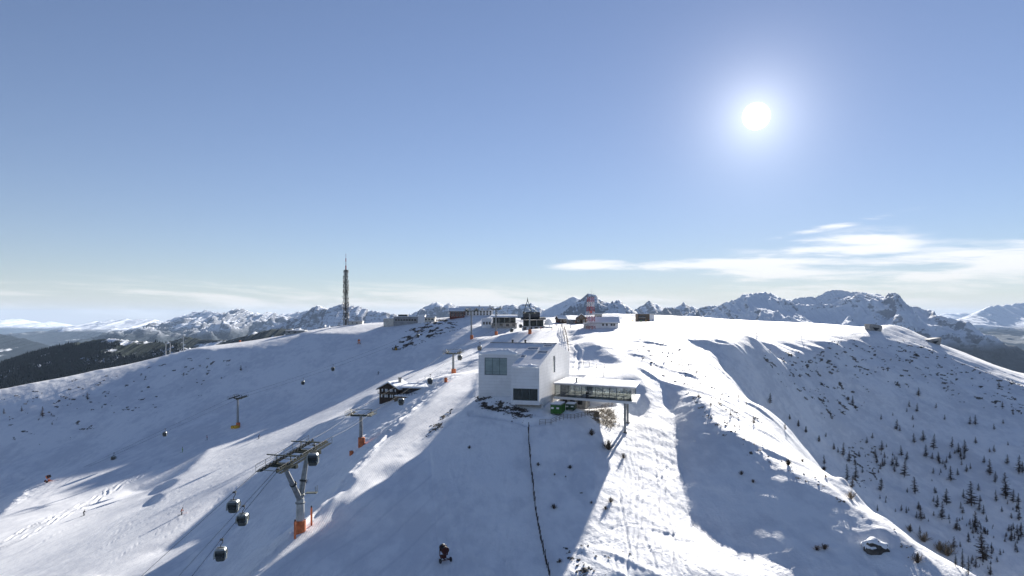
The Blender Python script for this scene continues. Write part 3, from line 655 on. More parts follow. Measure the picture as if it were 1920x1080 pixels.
for x0, x1, y0, y1 in ((988.6, 1010, 653.2, 657.8), (1008, 1027, 660, 664.5), (1019, 1036, 648.2, 651.8), (1000, 1018, 644.6, 646.6), (1024, 1041, 644.4, 646.4), (976, 985.5, 668, 672.5)):
    s0, t1 = roof_hit((x0+x1)/2-(x1-x0)/2, y0); s1, t0 = roof_hit(x1, y1); sm = (s0+s1)/2; hw = max(.6, abs(roof_hit(x1, (y0+y1)/2)[0]-roof_hit(x0, (y0+y1)/2)[0])/2); t0 = max(t0, .8); t1 = min(max(t1, t0+.8), TR-.5)
    sm = (roof_hit(x1, (y0+y1)/2)[0]+roof_hit(x0, (y0+y1)/2)[0])/2
    hw = min(hw, -.3-sm)
    fr = MB()
    def on(s, t, z): return mf(s, t, zroof(t)+.15+z)
    w_ = .14
    for a in ((sm-hw, sm+hw, t0, t0+w_), (sm-hw, sm+hw, t1-w_, t1), (sm-hw, sm-hw+w_, t0+w_, t1-w_), (sm+hw-w_, sm+hw, t0+w_, t1-w_)): fr.box(a[0], a[1], a[2], a[3], -.02, .16, on)
    sk = fr.build('skylight', WHP, roof)
    MB().box(sm-hw+w_, sm+hw-w_, t0+w_, t1-w_, .0, .06, on).build('pane', plain('skylight_glass', (.20, .22, .26), .25) if 'skylight_glass' not in bpy.data.materials else bpy.data.materials['skylight_glass'], sk)
# windows: frame, bars, panes
def window(h, t0, cols, rows, gl, parent, depth=.22):
    a, b, c, d = h; fr = MB(); w_ = .10
    fr.box(a, b, t0+depth, t0+depth+.1, c, c+w_, mf); fr.box(a, b, t0+depth, t0+depth+.1, d-w_, d, mf)
    fr.box(a, a+w_, t0+depth, t0+depth+.1, c+w_, d-w_, mf); fr.box(b-w_, b, t0+depth, t0+depth+.1, c+w_, d-w_, mf)
    o = fr.build('window', FRAME, parent)
    ss = [a+w_+(b-a-2*w_)*k/cols for k in range(cols+1)]
    zz = [c+w_+(d-c-2*w_)*k for k in rows]
    for i in range(cols):
        for j in range(len(zz)-1):
            MB().box(ss[i]+.02, ss[i+1]-.02, t0+depth+.03, t0+depth+.06, zz[j]+.02, zz[j+1]-.02, mf).build('pane', gl, o)
    for x in ss[1:-1]: MB().box(x-.05, x+.05, t0+depth-.01, t0+depth+.11, c+w_, d-w_, mf).build('mullion', FRAME, o)
    for z in zz[1:-1]: MB().box(a+w_, b-w_, t0+depth+.01, t0+depth+.09, z-.025, z+.025, mf).build('glazing_bar', FRAME, o)
    return o
window((-15.6, -10.0, -13.3, -9.2), TF, 3, (0, .17, .83, 1), GLASSG, mus)
window((-6.0, -.36, -18.0, -15.36), 0, 3, (0, 1), GLASSD, mus, .34)
fr = MB(); a, b, c, d = slit
fr.prism([mf(-.2, a, c), mf(-.2, b, c), mf(-.2, b, d), mf(-.2, a, d)], [mf(-.26, a, c), mf(-.26, b, c), mf(-.26, b, d), mf(-.26, a, d)]); fr.build('slit_window', GLASSD, mus)
# inside: floors, back partitions
MB().box(SL+TK, -TK, TF+1.0, TB-TK, -14.6, -14.2, mf).build('interior_floor', DARKIN, mus)
MB().box(SL+TK+.02, SB-.4, TF+3.0, TF+3.2, -14.2, -8.6, mf).build('interior_partition', PALEIN, mus)
MB().box(SB+TK+.02, -TK-.02, 4.5, 4.7, -18.4, -11.5, mf).build('interior_partition', DARKIN, mus)  # dark colour stands for the unlit room behind the lower window
for k in range(4): MB().box(SB+1.0+k*1.3, SB+1.8+k*1.3, .9, 1.7, -18.44, -17.55, mf).build('display_case', WHP, mus)
# snow lying along the eaves
def drift(s0, s1, t, hgt, prof, name='snow_drift', wid=1.8, over=.25):
    n = 40; V = []; Fc = []
    sec = [(-over, -.10), (-over-.04, .35), (.05, .85), (.45, 1.0), (1.0, .62), (wid, .02)]
    for i in range(n+1):
        k = i/n; s = s0+(s1-s0)*k; h_ = hgt*np.interp(k, [p[0] for p in prof], [p[1] for p in prof])*(1+.12*math.sin(i*1.7)+.1*math.sin(i*.63+1))
        for dt, q in sec: V.append(mf(s, t+dt*(.5+.5*min(1, h_/.6)), zroof(t)+.10+max(0, dt)*(zroof(t+1)-zroof(t))+q*h_))
    for i in range(n):
        for j in range(len(sec)-1): b = i*len(sec)+j; Fc.append((b, b+1, b+len(sec)+1, b+len(sec)))
    m = MB(); m.add(V, Fc); return m.build(name, SNOWO, roof, smooth=True)
drift(SL+.02, -7.6, TF, 1.05, [(0, .08), (.15, .30), (.4, .72), (.62, 1.0), (.75, 1.0), (.86, .62), (.95, .4), (1, .06)])
drift(-4.8, -.15, 0, .5, [(0, .1), (.45, .45), (.6, 1), (.68, .5), (1, .15)], wid=1.2)
for s_ in (-11.5, -8.2): m = MB(); m.tube(mf(s_, TR+.8, ZR-.2), mf(s_, TR+.8, ZR+.75), .22, .22, 8); m.tube(mf(s_, TR+.8, ZR+.75), mf(s_, TR+.8, ZR+.95), .32, .3, 8); m.build('roof_vent', DSTEEL, roof)
# the wing
W0, W1, W2, W3 = Vector((9.4, 157.0, 0)), Vector((27.2, 146.3, 0)), Vector((31.0, 161.0, 0)), Vector((13.9, 172.0, 0))
def wf(u, v, z): return (W0*(1-u)+W1*u)*(1-v)+(W3*(1-u)+W2*u)*v+Vector((0, 0, z))
def wbox(u0, u1, v0, v1, z0, z1, m=None):
    m = m or MB(); a = [wf(u, v, 0) for u, v in ((u0, v0), (u1, v0), (u1, v1), (u0, v1))]
    return m.prism([p+Vector((0, 0, z0)) for p in a], [p+Vector((0, 0, z1)) for p in a])
wing = wbox(.02, 1.0, 0, 1, -18.75, -18.25).build('wing_floor', WHITE, mus)
tag(wing, 'cantilevered restaurant wing floor')
m = MB(); a = [wf(u, v, 0) for u, v in ((.02, -.01), (1.0, -.01), (1.01, 1), (.02, 1))]; b = [wf(u, v, 0) for u, v in ((.02, .04), (.955, .05), (.96, .95), (.02, .95))]
m.prism([p+Vector((0, 0, -15.12)) for p in a], [p+Vector((0, 0, -14.98)) for p in a]); m.build('wing_roof', WHITE, mus)
m = MB(); m.prism([p+Vector((0, 0, -15.5)) for p in b], [p+Vector((0, 0, -15.123)) for p in a]); m.build('wing_soffit', WHITE, mus)
# snow blanket on the wing roof
n_u, n_v = 40, 14; V = []; Fc = []
for i in range(n_u+1):
    for j in range(n_v+1):
        u, v = .025+.975*i/n_u, .0+j/n_v*.99; ed = min(i, n_u-i, j, n_v-j); h_ = (0 if ed == 0 else .16 if ed == 1 else .22)+(.05*math.sin(i*.9+j*.4)*math.sin(j*.8) if ed else 0)
        V.append(wf(u, v, -14.982+h_))
for i in range(n_u):
    for j in range(n_v): b0 = i*(n_v+1)+j; Fc.append((b0, b0+n_v+1, b0+n_v+2, b0+1))
m = MB(); m.add(V, Fc); m.build('roof_snow', SNOWO, mus, smooth=True)
UE = .945; npan = 11
for side, vv in (('front', .045), ('back', .955)):
    for k in range(npan):
        u0, u1 = .03+(UE-.03)*k/npan, .03+(UE-.03)*(k+1)/npan
        wbox(u0+.001, u1-.001, vv, vv+.003, -18.2, -15.5).build('pane', GLASS, wing)
        wbox(u0-.0024, u0+.0024, vv-.004, vv+.007, -18.25, -15.5).build('mullion', FRAME, wing)
    wbox(UE-.0028, UE+.0028, vv-.004, vv+.007, -18.25, -15.5).build('mullion', FRAME, wing)
for k in range(6):
    v0, v1 = .052+.9*k/6, .052+.9*(k+1)/6
    wbox(UE-.001, UE+.001, v0+.003, v1-.003, -18.2, -15.5).build('pane', GLASS, wing)
    if k: wbox(UE-.003, UE+.003, v0-.003, v0+.003, -18.25, -15.5).build('mullion', FRAME, wing)
wbox(.03, UE-.005, .06, .94, -18.247, -18.2).build('floor_boards', WOODM, wing)
wbox(.03, UE, .012, .016, -17.28, -17.2).build('handrail', STEEL, wing)
wbox(.04, .11, .35, .75, -18.25, -15.6).build('bar_block', DARKIN, wing)
wbox(.34, .42, .62, .70, -18.25, -15.6).build('core_wall', DARKIN, wing)
m = MB(); m.tube(wf(.29, .12, -14.9), wf(.29, .12, -13.9), .2, .2, 10); m.tube(wf(.29, .12, -13.95), wf(.29, .12, -13.75), .3, .28, 10); m.tube(wf(.29, .12, -14.85), wf(.29, .12, -14.74), .38, .3, 10); m.build('flue', STEEL, mus)
for (px, py, d) in ((1171.8, 816, 148.6), (1176.8, 797, 155.5)):
    x, y = (px-HX)/F*d, d; zb = ground(x, y)
    p = MB(); p.tube((x, y, zb-1.0), (x, y, -18.75), .27, .27, 14); q = p.build('post', STEEL, wing, smooth=False)
    p = MB(); p.tube((x, y, zb-.4), (x, y, zb+.22), .5, .45, 12); p.build('footing', DCONC, q)
GLASSD2B = plain('basement_glass', (.05, .055, .06), .2)
# walls under the wing
m = MB(); a = wf(.03, .42, 0); b = wf(.36, .42, 0); c = wf(.36, .85, 0); d = wf(.03, .85, 0)
m.prism([p+Vector((0, 0, -23.5)) for p in (a, b, c, d)], [p+Vector((0, 0, -18.8)) for p in (a, b, c, d)]); m.build('basement', CONC, mus)
for u_ in (.06, .16, .26): wbox(u_, u_+.06, .414, .419, -20.6, -19.3).build('basement_window', GLASSD2B, mus)

def dining(u, v, seat):
    p = wf(u, v, -18.25); t = thing('dining_table', tuple(p), 'small dining table set behind the glass of the restaurant wing', 'table', 'tables in the restaurant wing')
    MB().lathe(p, [(.42, .70), (.45, .72), (.45, .75), (.43, .76)], 14).build('table_top', WOODL, t)
    m = MB(); m.tube(p, p+Vector((0, 0, .7)), .04, .04, 8); m.tube(p, p+Vector((0, 0, .03)), .25, .22, 12); m.build('leg', DSTEEL, t)
for i in range(8):
    for v in (.13, .8): dining(.18+.095*i, v, 0)

# ------------------------------------------------------------------ buildings of the summit plateau
def frame(px, d, yaw=0.0, z=None):
    """local frame: x to the right, y away, standing on the snow at a seen bearing and distance"""
    x, y = (px-HX)/F*d, d; z = ground(x, y) if z is None else z
    c, s = math.cos(yaw), math.sin(yaw)
    def fr(u, v, h): return Vector((x+u*c-v*s, y+u*s+v*c, z+h))
    return fr, Vector((x, y, z))
def gable_house(name, label, px, d, wid, dep, eave, ridge, yaw, wallm, roofm, wins=(), cat='house', axis='x', snow=True, over=.6, door=None, group=None):
    fr, o = frame(px, d, yaw); t = thing(name, tuple(o), label, cat, group); w2, d2 = wid/2, dep/2
    m = MB()
    if axis == 'x': pts = [(-d2, -1.5), (-d2, eave), (0, ridge-.15), (d2, eave), (d2, -1.5)]; m.prism([fr(-w2, a, b) for a, b in pts], [fr(w2, a, b) for a, b in pts])
    else: pts = [(-w2, -1.5), (-w2, eave), (0, ridge-.15), (w2, eave), (w2, -1.5)]; m.prism([fr(a, -d2, b) for a, b in pts], [fr(a, d2, b) for a, b in pts])
    wall = m.build('wall', wallm, t)
    for sg in (-1, 1):
        for thk0, thk1, mt, nm, ov in ((0.0, .22, roofm, 'roof', over),)+(((.224, .60, SNOWO, 'roof_snow', over-.12),) if snow else ()):
            m = MB(); W, Dd = (w2+ov, d2+ov) if axis == 'x' else (w2+ov, d2+ov)
            sl = (ridge-eave)/(d2 if axis == 'x' else w2)
            if axis == 'x': a = [(-W, sg*Dd, eave-sl*ov), (W, sg*Dd, eave-sl*ov), (W, 0, ridge), (-W, 0, ridge)]
            else: a = [(sg*W, -Dd, eave-sl*ov), (sg*W, Dd, eave-sl*ov), (0, Dd, ridge), (0, -Dd, ridge)]
            m.prism([fr(x, y, z+thk0) for x, y, z in a], [fr(x, y, z+thk1) for x, y, z in a]); m.build(nm, mt, t)
    for (x, z, w_, h_) in wins:
        m = MB(); m.box(x-w_/2, x+w_/2, -d2-.06, -d2-.02, z, z+h_, fr); wn = m.build('window', GLASSD2, t)
        m = MB(); b = .09
        for q in ((x-w_/2-b, x+w_/2+b, z-b, z), (x-w_/2-b, x+w_/2+b, z+h_, z+h_+b), (x-w_/2-b, x-w_/2, z, z+h_), (x+w_/2, x+w_/2+b, z, z+h_)): m.box(q[0], q[1], -d2-.10, -d2-.005, q[2], q[3], fr)
        m.build('window_frame', WHP, wn)
    if door:
        x, w_, h_ = door; MB().box(x-w_/2, x+w_/2, -d2-.08, -d2-.01, 0, h_, fr).build('door', WOODD, t)
    return t, fr
GLASSD2 = plain('window_dark', (.035, .04, .05), .15, var=.5, sc=.5, spec=.6)
def block(name, label, px, d, wid, dep, hgt, yaw, wallm, wins=(), cat='building', snow=.35, parap=True, group=None):
    fr, o = frame(px, d, yaw); t = thing(name, tuple(o), label, cat, group)
    MB().box(-wid/2, wid/2, -dep/2, dep/2, -2, hgt, fr).build('wall', wallm, t)
    MB().box(-wid/2-.3, wid/2+.3, -dep/2-.3, dep/2+.3, hgt+.003, hgt+.3, fr).build('roof', GREYW, t)
    if snow: MB().box(-wid/2-.15, wid/2+.15, -dep/2-.15, dep/2+.15, hgt+.303, hgt+.3+snow, fr).build('roof_snow', SNOWO, t, bevel=.08)
    for (x, z, w_, h_) in wins:
        wn = MB().box(x-w_/2, x+w_/2, -dep/2-.06, -dep/2-.02, z, z+h_, fr).build('window', GLASSD2, t)
        MB().box(x-w_/2-.1, x+w_/2+.1, -dep/2-.12, -dep/2-.005, z-.14, z-.003, fr).build('window_sill', WHP, wn)
    return t, fr
# left restaurant, low and long
t, fr = block('mountain_restaurant', 'long low grey restaurant at the edge of the rocky knoll', 762, 425, 15, 9, 4.0, .05, GREYW, [(-6+k*1.7, 1.6, 1.2, 1.3) for k in range(8)])
MB().box(7.6, 12.0, -4.2, 3.5, -2, 5.2, fr).build('stair_block', WHITE, t); MB().box(7.4, 12.2, -4.4, 3.7, 5.203, 5.6, fr).build('stair_block_roof', SNOWO, t)
MB().box(-14.0, -7.6, -3.5, 4, -2, 3.2, fr).build('side_wing', CREAM, t); MB().box(-14.3, -7.61, -3.8, 4.3, 3.203, 3.65, fr).build('side_wing_roof', SNOWO, t)
MB().box(-5, 1, -2, 2, 4.66, 5.8, fr).build('roof_plant', DSTEEL, t)
block('terrace_kiosk', 'low cream kiosk beside the grey restaurant', 806, 425, 7, 5, 2.3, -.05, CREAM, [(-2, .8, 1.2, 1), (0, .8, 1.2, 1), (2, .8, 1.2, 1)], 'kiosk')
# red hotel with its long dormered neighbour
t, fr = gable_house('red_hotel', 'red-brown timber hotel with snowy roof beside the dormered building', 857, 432, 9.5, 10, 3.7, 5.4, .08, REDB, SLATE, [(-3.4+k*1.7, z, .9, 1.1) for k in range(5) for z in (.6, 2.3)], 'hotel')
MB().box(-4.7, 4.7, -6.2, -5.15, 2.1, 2.25, fr).build('balcony', WOODD, t)
t, fr = gable_house('dormer_hotel', 'long white hotel with a row of dormers under its slate roof', 893, 440, 22, 10, 3.4, 5.7, .03, WHITE, SLATE, [(-9.5+k*2.1, z, 1.1, 1.2) for k in range(10) for z in (.4, 1.9)], 'hotel')
for k in range(5):
    x = -8+k*4.0; dm = MB().box(x-.9, x+.9, -4.6, -2.4, 3.7, 4.9, fr).build('dormer', WHITE, t)
    MB().box(x-.6, x+.6, -4.66, -4.61, 4.0, 4.7, fr).build('window', GLASSD2, dm); MB().box(x-1.1, x+1.1, -4.8, -2.3, 4.903, 5.15, fr).build('dormer_roof', SNOWO, dm)
for x in (2.0, 9.0): MB().box(x-.4, x+.4, -.5, .5, 5.0, 7.0, fr).build('chimney', CONC, t)
# lift stations
def station(name, label, px, d, wid, dep, hgt, yaw, roofm, base, wallm):
    fr, o = frame(px, d, yaw); t = thing(name, tuple(o), label, 'lift station')
    MB().box(-wid/2, wid/2, -dep/2, dep/2, -3, base, fr).build('base_wall', wallm, t)
    MB().box(-wid/2+.6, wid/2-.6, -dep/2+1.8, dep/2-.5, base+.003, hgt-1.2, fr).build('machine_hall', DSTEEL, t)
    m = MB(); n = 9; W = wid/2+.6
    prof = [(-dep/2-1.2, 0)]+[(-dep/2-1.2+(dep+2.4)*k/n, 1.5*math.sin(math.pi*k/n)**.7) for k in range(1, n)]+[(dep/2+1.2, 0)]
    m.prism([fr(-W, a, hgt-1.1+b) for a, b in prof], [fr(W, a, hgt-1.1+b) for a, b in prof]); m.build('roof', roofm, t)
    for k in range(int(wid/3.2)+1):
        x = -wid/2+.8+k*(wid-1.6)/int(wid/3.2); MB().box(x-.16, x+.16, -dep/2-.2, -dep/2+.2, base, hgt-1.0, fr).build('column', STEEL, t)
    for k in range(5):
        x = -wid/2+1.4+k*(wid-2.8)/4; m = MB(); m.tube(fr(x, -dep/2+.7, base+1.3), fr(x, -dep/2+1.1, base+1.3), .85, .85, 14); m.build('bullwheel', GSTEEL, t)
    for k in range(4):
        x = -wid/2+wid*(k+.5)/4; MB().box(x-.9, x+.9, -dep/2-.06, -dep/2-.02, base-2.1, base-.5, fr).build('window', GLASSD2, t)
    MB().box(-wid/2-.2, wid/2+.2, -dep/2-1.5, -dep/2-.02, base-.25, base-.02, fr).build('platform', CONC, t)
    return t, fr
t, fr = station('lift_station', 'grey gondola station with a snow-covered vaulted roof', 945, 398, 14.5, 12, 6.8, .06, SNOWO, 2.4, CONC)
MB().box(-13.4, -7.6, -4, 4, -2, 5.2, fr).build('control_block', WHITE, t)
for k in range(3): MB().box(-12.6+k*1.7, -11.5+k*1.7, -4.07, -4.02, 1.4, 3.0, fr).build('window', GLASSD2, t)
t, fr = station('lift_station', 'gondola station with a black box roof and lattice spire', 1000, 372, 12.5, 13, 7.2, -.03, DSTEEL, 2.6, WHITE)
MB().box(-5.6, 3.6, -5.8, 2.0, 7.4, 10.4, fr).build('black_box_roof', SLATE, t)
m = MB(); ax, ay = -3.2, -1.0; apex = fr(ax, ay, 18.6)
for sx_, sy_ in ((-1, -1), (1, -1), (1, 1), (-1, 1)): m.bar(fr(ax+sx_*2.1, ay+sy_*2.1, 10.4), fr(ax+sx_*.12, ay+sy_*.12, 16.8), .22)
for z_, r_ in ((12.2, 1.55), (14.0, 1.0)):
    for a0, a1 in (((-1, -1), (1, -1)), ((1, -1), (1, 1)), ((1, 1), (-1, 1)), ((-1, 1), (-1, -1))): m.bar(fr(ax+a0[0]*r_, ay+a0[1]*r_, z_), fr(ax+a1[0]*r_, ay+a1[1]*r_, z_), .12)
for s_ in (-1, 1): m.bar(fr(ax-2.1*s_, ay-2.1, 10.4), fr(ax+1.0*s_, ay-1.0, 14.0), .1)
m.build('spire_frame', GSTEEL, t); m = MB(); m.tube(fr(ax, ay, 16.2), apex, .34, .05, 8); m.build('spire_tip', DSTEEL, t)
MB().box(6.6, 10.5, -5, 5, -2, 2.2, fr).build('ramp_wall', WHITE, t)
m = MB(); prof = [(-4.5, 3.2), (-3.5, 5.0), (-1.5, 6.3), (.5, 6.6), (3.0, 5.6), (5.2, 3.2)]
m.prism([fr(6.3+a*.5+2, -3, b) for a, b in prof], [fr(6.3+a*.5+2, 6, b) for a, b in prof]); m.build('canopy', SNOWO, t)
gable_house('timber_chalet', 'small dark timber chalet behind the lift station forecourt', 1052, 425, 5.2, 6, 2.6, 4.2, .3, WOODD, SLATE, [(-1.3, 1.0, .8, .9), (1.2, 1.0, .8, .9)], 'chalet')
gable_house('timber_chalet', 'gable-fronted brown chalet beside the red and white mast', 1090, 410, 6.6, 7, 2.9, 5.4, -.1, WOODM, SLATE, [(-1.8, 1.0, .9, 1.0), (1.6, 1.0, .9, 1.0), (0, 3.2, .8, .8)], 'chalet', axis='y', door=(0, 1.0, 2.0))
block('store_shed', 'low grey store shed between the two timber chalets', 1071, 415, 5.5, 4, 2.0, .0, GREYW, [(-1.2, .7, 1, .8), (1.2, .7, 1, .8)], 'shed')
block('view_tower', 'squat concrete lookout block behind the red and white mast', 1122, 405, 3.6, 3.6, 5.2, .1, CONC, [(-.8, 3.2, 1.0, 1.1), (.8, 3.2, 1.0, 1.1)], 'building')
t, fr = gable_house('mast_house', 'white house under a broad snowy roof at the mast foot', 1131, 325, 13.5, 9, 2.5, 4.6, -.04, WHITE, GREYW, [(-.5, .8, .9, 1.1), (1.3, .8, .9, 1.1), (3.6, .8, .9, 1.1), (4.8, .8, .9, 1.1)], 'house', over=.9)
MB().box(-9.4, -6.8, -3, 3, -2, 1.9, fr).build('annex', CREAM, t); MB().box(-9.6, -6.81, -3.2, 3.2, 1.903, 2.3, fr).build('annex_roof', SNOWO, t)
t, fr = block('glass_pavilion', 'boxy brown and white pavilion with big dark windows on the plateau', 1209, 430, 10.6, 8, 4.6, .02, WOODM, [(-2.6, .5, 4.2, 1.2), (-2.6, 2.6, 4.2, 1.2)], snow=.2)
MB().box(2.2, 5.32, -4.08, -4.0, -1, 4.59, fr).build('white_panel', WHITE, t)
# red and white lattice mast
def lattice(t, fr, w0, w1, z0, z1, nseg, mats, bar=.14, name='lattice_segment'):
    for k in range(nseg):
        za, zb = z0+(z1-z0)*k/nseg, z0+(z1-z0)*(k+1)/nseg; ra, rb = (w0+(w1-w0)*k/nseg)/2, (w0+(w1-w0)*(k+1)/nseg)/2
        m = MB(); cs = ((-1, -1), (1, -1), (1, 1), (-1, 1))
        for i, (a, b) in enumerate(cs):
            c, d = cs[(i+1) % 4]
            m.bar(fr(a*ra, b*ra, za), fr(a*rb, b*rb, zb), bar*1.4); m.bar(fr(a*ra, b*ra, za), fr(c*rb, d*rb, zb), bar*.7); m.bar(fr(c*ra, d*ra, za), fr(a*rb, b*rb, zb), bar*.7); m.bar(fr(a*rb, b*rb, zb), fr(c*rb, d*rb, zb), bar*.8)
        m.build(name, mats[k % len(mats)], t)
fr, o = frame(1107.5, 318, .35); t = thing('lattice_mast', tuple(o), 'square red and white lattice mast with a platform on top', 'mast')
lattice(t, fr, 3.2, 2.3, -1, 15.2, 7, [REDP, WHP], .12)
MB().box(-1.9, 1.9, -1.9, 1.9, 15.2, 15.45, fr).build('platform', STEEL, t)
for s_ in (-1.7, 1.7): m = MB(); m.tube(fr(s_, 0, 15.45), fr(s_*.9, 0, 17.2), .05, .03, 6); m.build('antenna', STEEL, t)
m = MB(); m.tube(fr(.3, 0, 15.45), fr(.3, 0, 19.6), .06, .03, 6); m.build('antenna', STEEL, t)
MB().box(-.5, .5, -.5, .5, 7.6, 8.6, fr).build('equipment_cabin', REDP, t)
# tall telecom tower
fr, o = frame(648.5, 452, .5); t = thing('telecom_tower', tuple(o), 'tall steel telecom tower crowded with dishes and antennas', 'tower')
lattice(t, fr, 2.9, 2.0, -2, 37.5, 12, [DSTEEL], .13)
m = MB(); m.tube(fr(0, 0, -1), fr(0, 0, 37.4), .62, .5, 8); m.build('core_pipe', DSTEEL, t)
for k, (za, zb) in enumerate(((37.5, 40.5), (40.5, 43), (43, 45.5), (45.5, 48.5))): m = MB(); m.tube(fr(0, 0, za), fr(0, 0, zb), .42-.07*k, .38-.07*k, 8); m.build('tip', [REDP, WHP][k % 2], t)
rt = random.Random(8)
for z in (4, 8, 11, 14.5, 18, 22, 25.5, 29, 33, 36.8):
    m = MB(); r = 2.6-.02*z
    for a in range(8):
        a0, a1 = a*math.pi/4, (a+1)*math.pi/4; m.bar(fr(r*math.cos(a0), r*math.sin(a0), z), fr(r*math.cos(a1), r*math.sin(a1), z), .16); m.bar(fr(0, 0, z), fr(r*math.cos(a0), r*math.sin(a0), z), .12)
    m.build('ring_platform', DSTEEL, t)
for k in range(24):
    a = rt.uniform(0, 6.28); z = rt.uniform(3, 21); r = 1.8; d = rt.uniform(.35, .85); c = fr(r*math.cos(a), r*math.sin(a), z); q = fr((r+.45)*math.cos(a), (r+.45)*math.sin(a), z)
    m = MB(); m.tube(c, q, d*.35, d, 12); m.build('dish', WHP if k % 4 else GREYW, t)
for k in range(26):
    a = rt.uniform(0, 6.28); z = rt.uniform(20, 36); r = 1.8; c = fr(r*math.cos(a), r*math.sin(a), z); m = MB()
    m.bar(c, c+Vector((0, 0, rt.uniform(1.2, 2.4))), .25); m.bar(fr(0, 0, z+.6), fr(r*math.cos(a), r*math.sin(a), z+.6), .08); m.build('panel_antenna', GREYW if k % 5 == 0 else DSTEEL, t)
block('tower_hut', 'low hut at the foot of the telecom tower', 668, 450, 9, 5, 1.7, .0, CREAM, [(-2, .5, 1, .7), (1, .5, 1, .7)], 'hut', snow=.3)
block('tower_hut', 'flat long shelter on the crest left of the telecom tower', 556, 438, 13, 5, 1.6, -.1, CONC, [(-4, .4, 1.6, .7), (0, .4, 1.6, .7)], 'shelter', snow=.3)
# concrete prows of the second museum in the ridge
def prow(label, px, py, d, wid, hgt, lean):
    d = spot(px, py).y+1.5; fr, o = frame(px, d, 0); t = thing('concrete_prow', tuple(o), label, 'building')
    V = []; n = 14
    outer = [(-wid/2+wid*k/n, hgt*(.55+.45*math.cos((k/n)*1.25*lean if lean > 0 else (1-k/n)*1.25))) for k in range(n+1)]
    low = [(-wid/2+wid*.12+wid*.86*k/n, -1.5-.0*k) for k in range(n+1)]
    m = MB(); a = [(x, -1.0+.0*x, z) for x, z in outer]; b = [(x*.82+.3, .3, -2.2) for x, z in outer]
    for (y0, nm, mt) in ((0, 'shell', CONC),):
        f1 = [fr(x, y, z) for x, y, z in a]; f2 = [fr(x, y, z) for x, y, z in b]; g1 = [fr(x, y+6, z) for x, y, z in a]; g2 = [fr(x, y+5, z) for x, y, z in b]
        k = n+1
        m.add(f1+f2+g1+g2, [(i, i+1, k+i+1, k+i) for i in range(n)]+[(2*k+i+1, 2*k+i, 3*k+i, 3*k+i+1) for i in range(n)]+[(i+1, i, 2*k+i, 2*k+i+1) for i in range(n)]+[(0, k, 3*k, 2*k), (n, 2*k+n, 3*k+n, k+n)])
        m.build(nm, mt, t)
    m = MB(); m.prism([fr(x*.8+.2, -.62, z*.55-.2) for x, _, z in (a[2], a[n//2], a[n-2])]+[fr(0.2, -.45, -.2)], [fr(x*.8+.2, -.5, z*.55-.2) for x, _, z in (a[2], a[n//2], a[n-2])]+[fr(.2, -.35, -.2)]); m.build('window', GLASSD2, t)
prow('pointed concrete museum prow jutting from the plateau edge', 1641, 621, 418, 7.6, 3.9, 1)
prow('curved concrete window bay set in the rocky ridge below the prow', 1752, 645, 425, 7.4, 3.4, -1)
# light poles on the left crest
for px, py, d, h in ((311, 660, 415, 7.0), (319, 659, 415, 6.5), (344, 657, 417, 9.2)):
    p = spot(px, py+2); t = thing('light_pole', tuple(p), 'slim grey light pole standing on the snowy crest above the wooded hill', 'pole', 'light poles on the crest')
    m = MB(); m.tube(p-Vector((0, 0, .6)), p+Vector((0, 0, h)), .24, .17, 8); m.build('pole', WHP, t)
    m = MB(); m.tube(p+Vector((0, 0, h)), p+Vector((0, 0, h+.4)), .36, .36, 8); m.build('lamp_head', GREYW, t)

# ------------------------------------------------------------------ the piste hut
fr, o = frame(738, 200, -.35, z=-27.2)
o = Vector((o.x, o.y, ground(o.x, o.y))); _p = spot(741, 749); fr, o = frame(741, _p.y+4.5, -.35)
t = thing('ski_hut', tuple(o), 'dark timber ski hut with snowy gable roof beside the piste', 'hut')
W, Dp, E, R = 3.4, 3.9, 2.9, 4.6
m = MB(); pts = [(-W, -2.0), (-W, E), (0, R-.2), (W, E), (W, -2.0)]; m.prism([fr(a, -Dp, b) for a, b in pts], [fr(a, Dp, b) for a, b in pts]); hw = m.build('wall', WOODD, t)
for sg in (-1, 1):
    a = [(sg*(W+.8), -Dp-.8, E-.45), (sg*(W+.8), Dp+.8, E-.45), (0, Dp+.8, R), (0, -Dp-.8, R)]
    MB().prism([fr(*p) for p in a], [fr(x, y, z+.2) for x, y, z in a]).build('roof', WOODM, t)
    MB().prism([fr(x*.97, y*.97, z+.204) for x, y, z in a], [fr(x*.95, y*.96, z+.6) for x, y, z in a]).build('roof_snow', SNOWO, t)
for x, z in ((-1.9, .2), (0, .2), (1.9, .2), (-1.7, 1.95), (0, 1.95), (1.7, 1.95)):
    wn = MB().box(x-.42, x+.42, -Dp-.05, -Dp-.01, z, z+.8, fr).build('window', GLASSD2, t)
    for s_ in (-1, 1): MB().box(x+s_*.62-.18, x+s_*.62+.18, -Dp-.08, -Dp-.01, z-.05, z+.85, fr).build('shutter', WHP, wn)
MB().box(-W-.01, W+.01, -Dp-.9, -Dp-.06, 1.35, 1.5, fr).build('balcony', WOODM, t)
for k in range(12): MB().box(-W+k*.6, -W+k*.6+.10, -Dp-.9, -Dp-.82, 1.5, 2.2, fr).build('baluster', WOODM, t)
m = MB(); m.box(.8, 1.5, .6, 1.3, 3.6, 5.8, fr); ch = m.build('chimney', CONC, t); MB().box(.65, 1.65, .45, 1.45, 5.803, 6.0, fr).build('chimney_cap', DSTEEL, ch)
ext = MB().box(W+.01, W+9.0, -2.6, 3.6, -2.5, 3.1, fr).build('extension', WOODD, t)
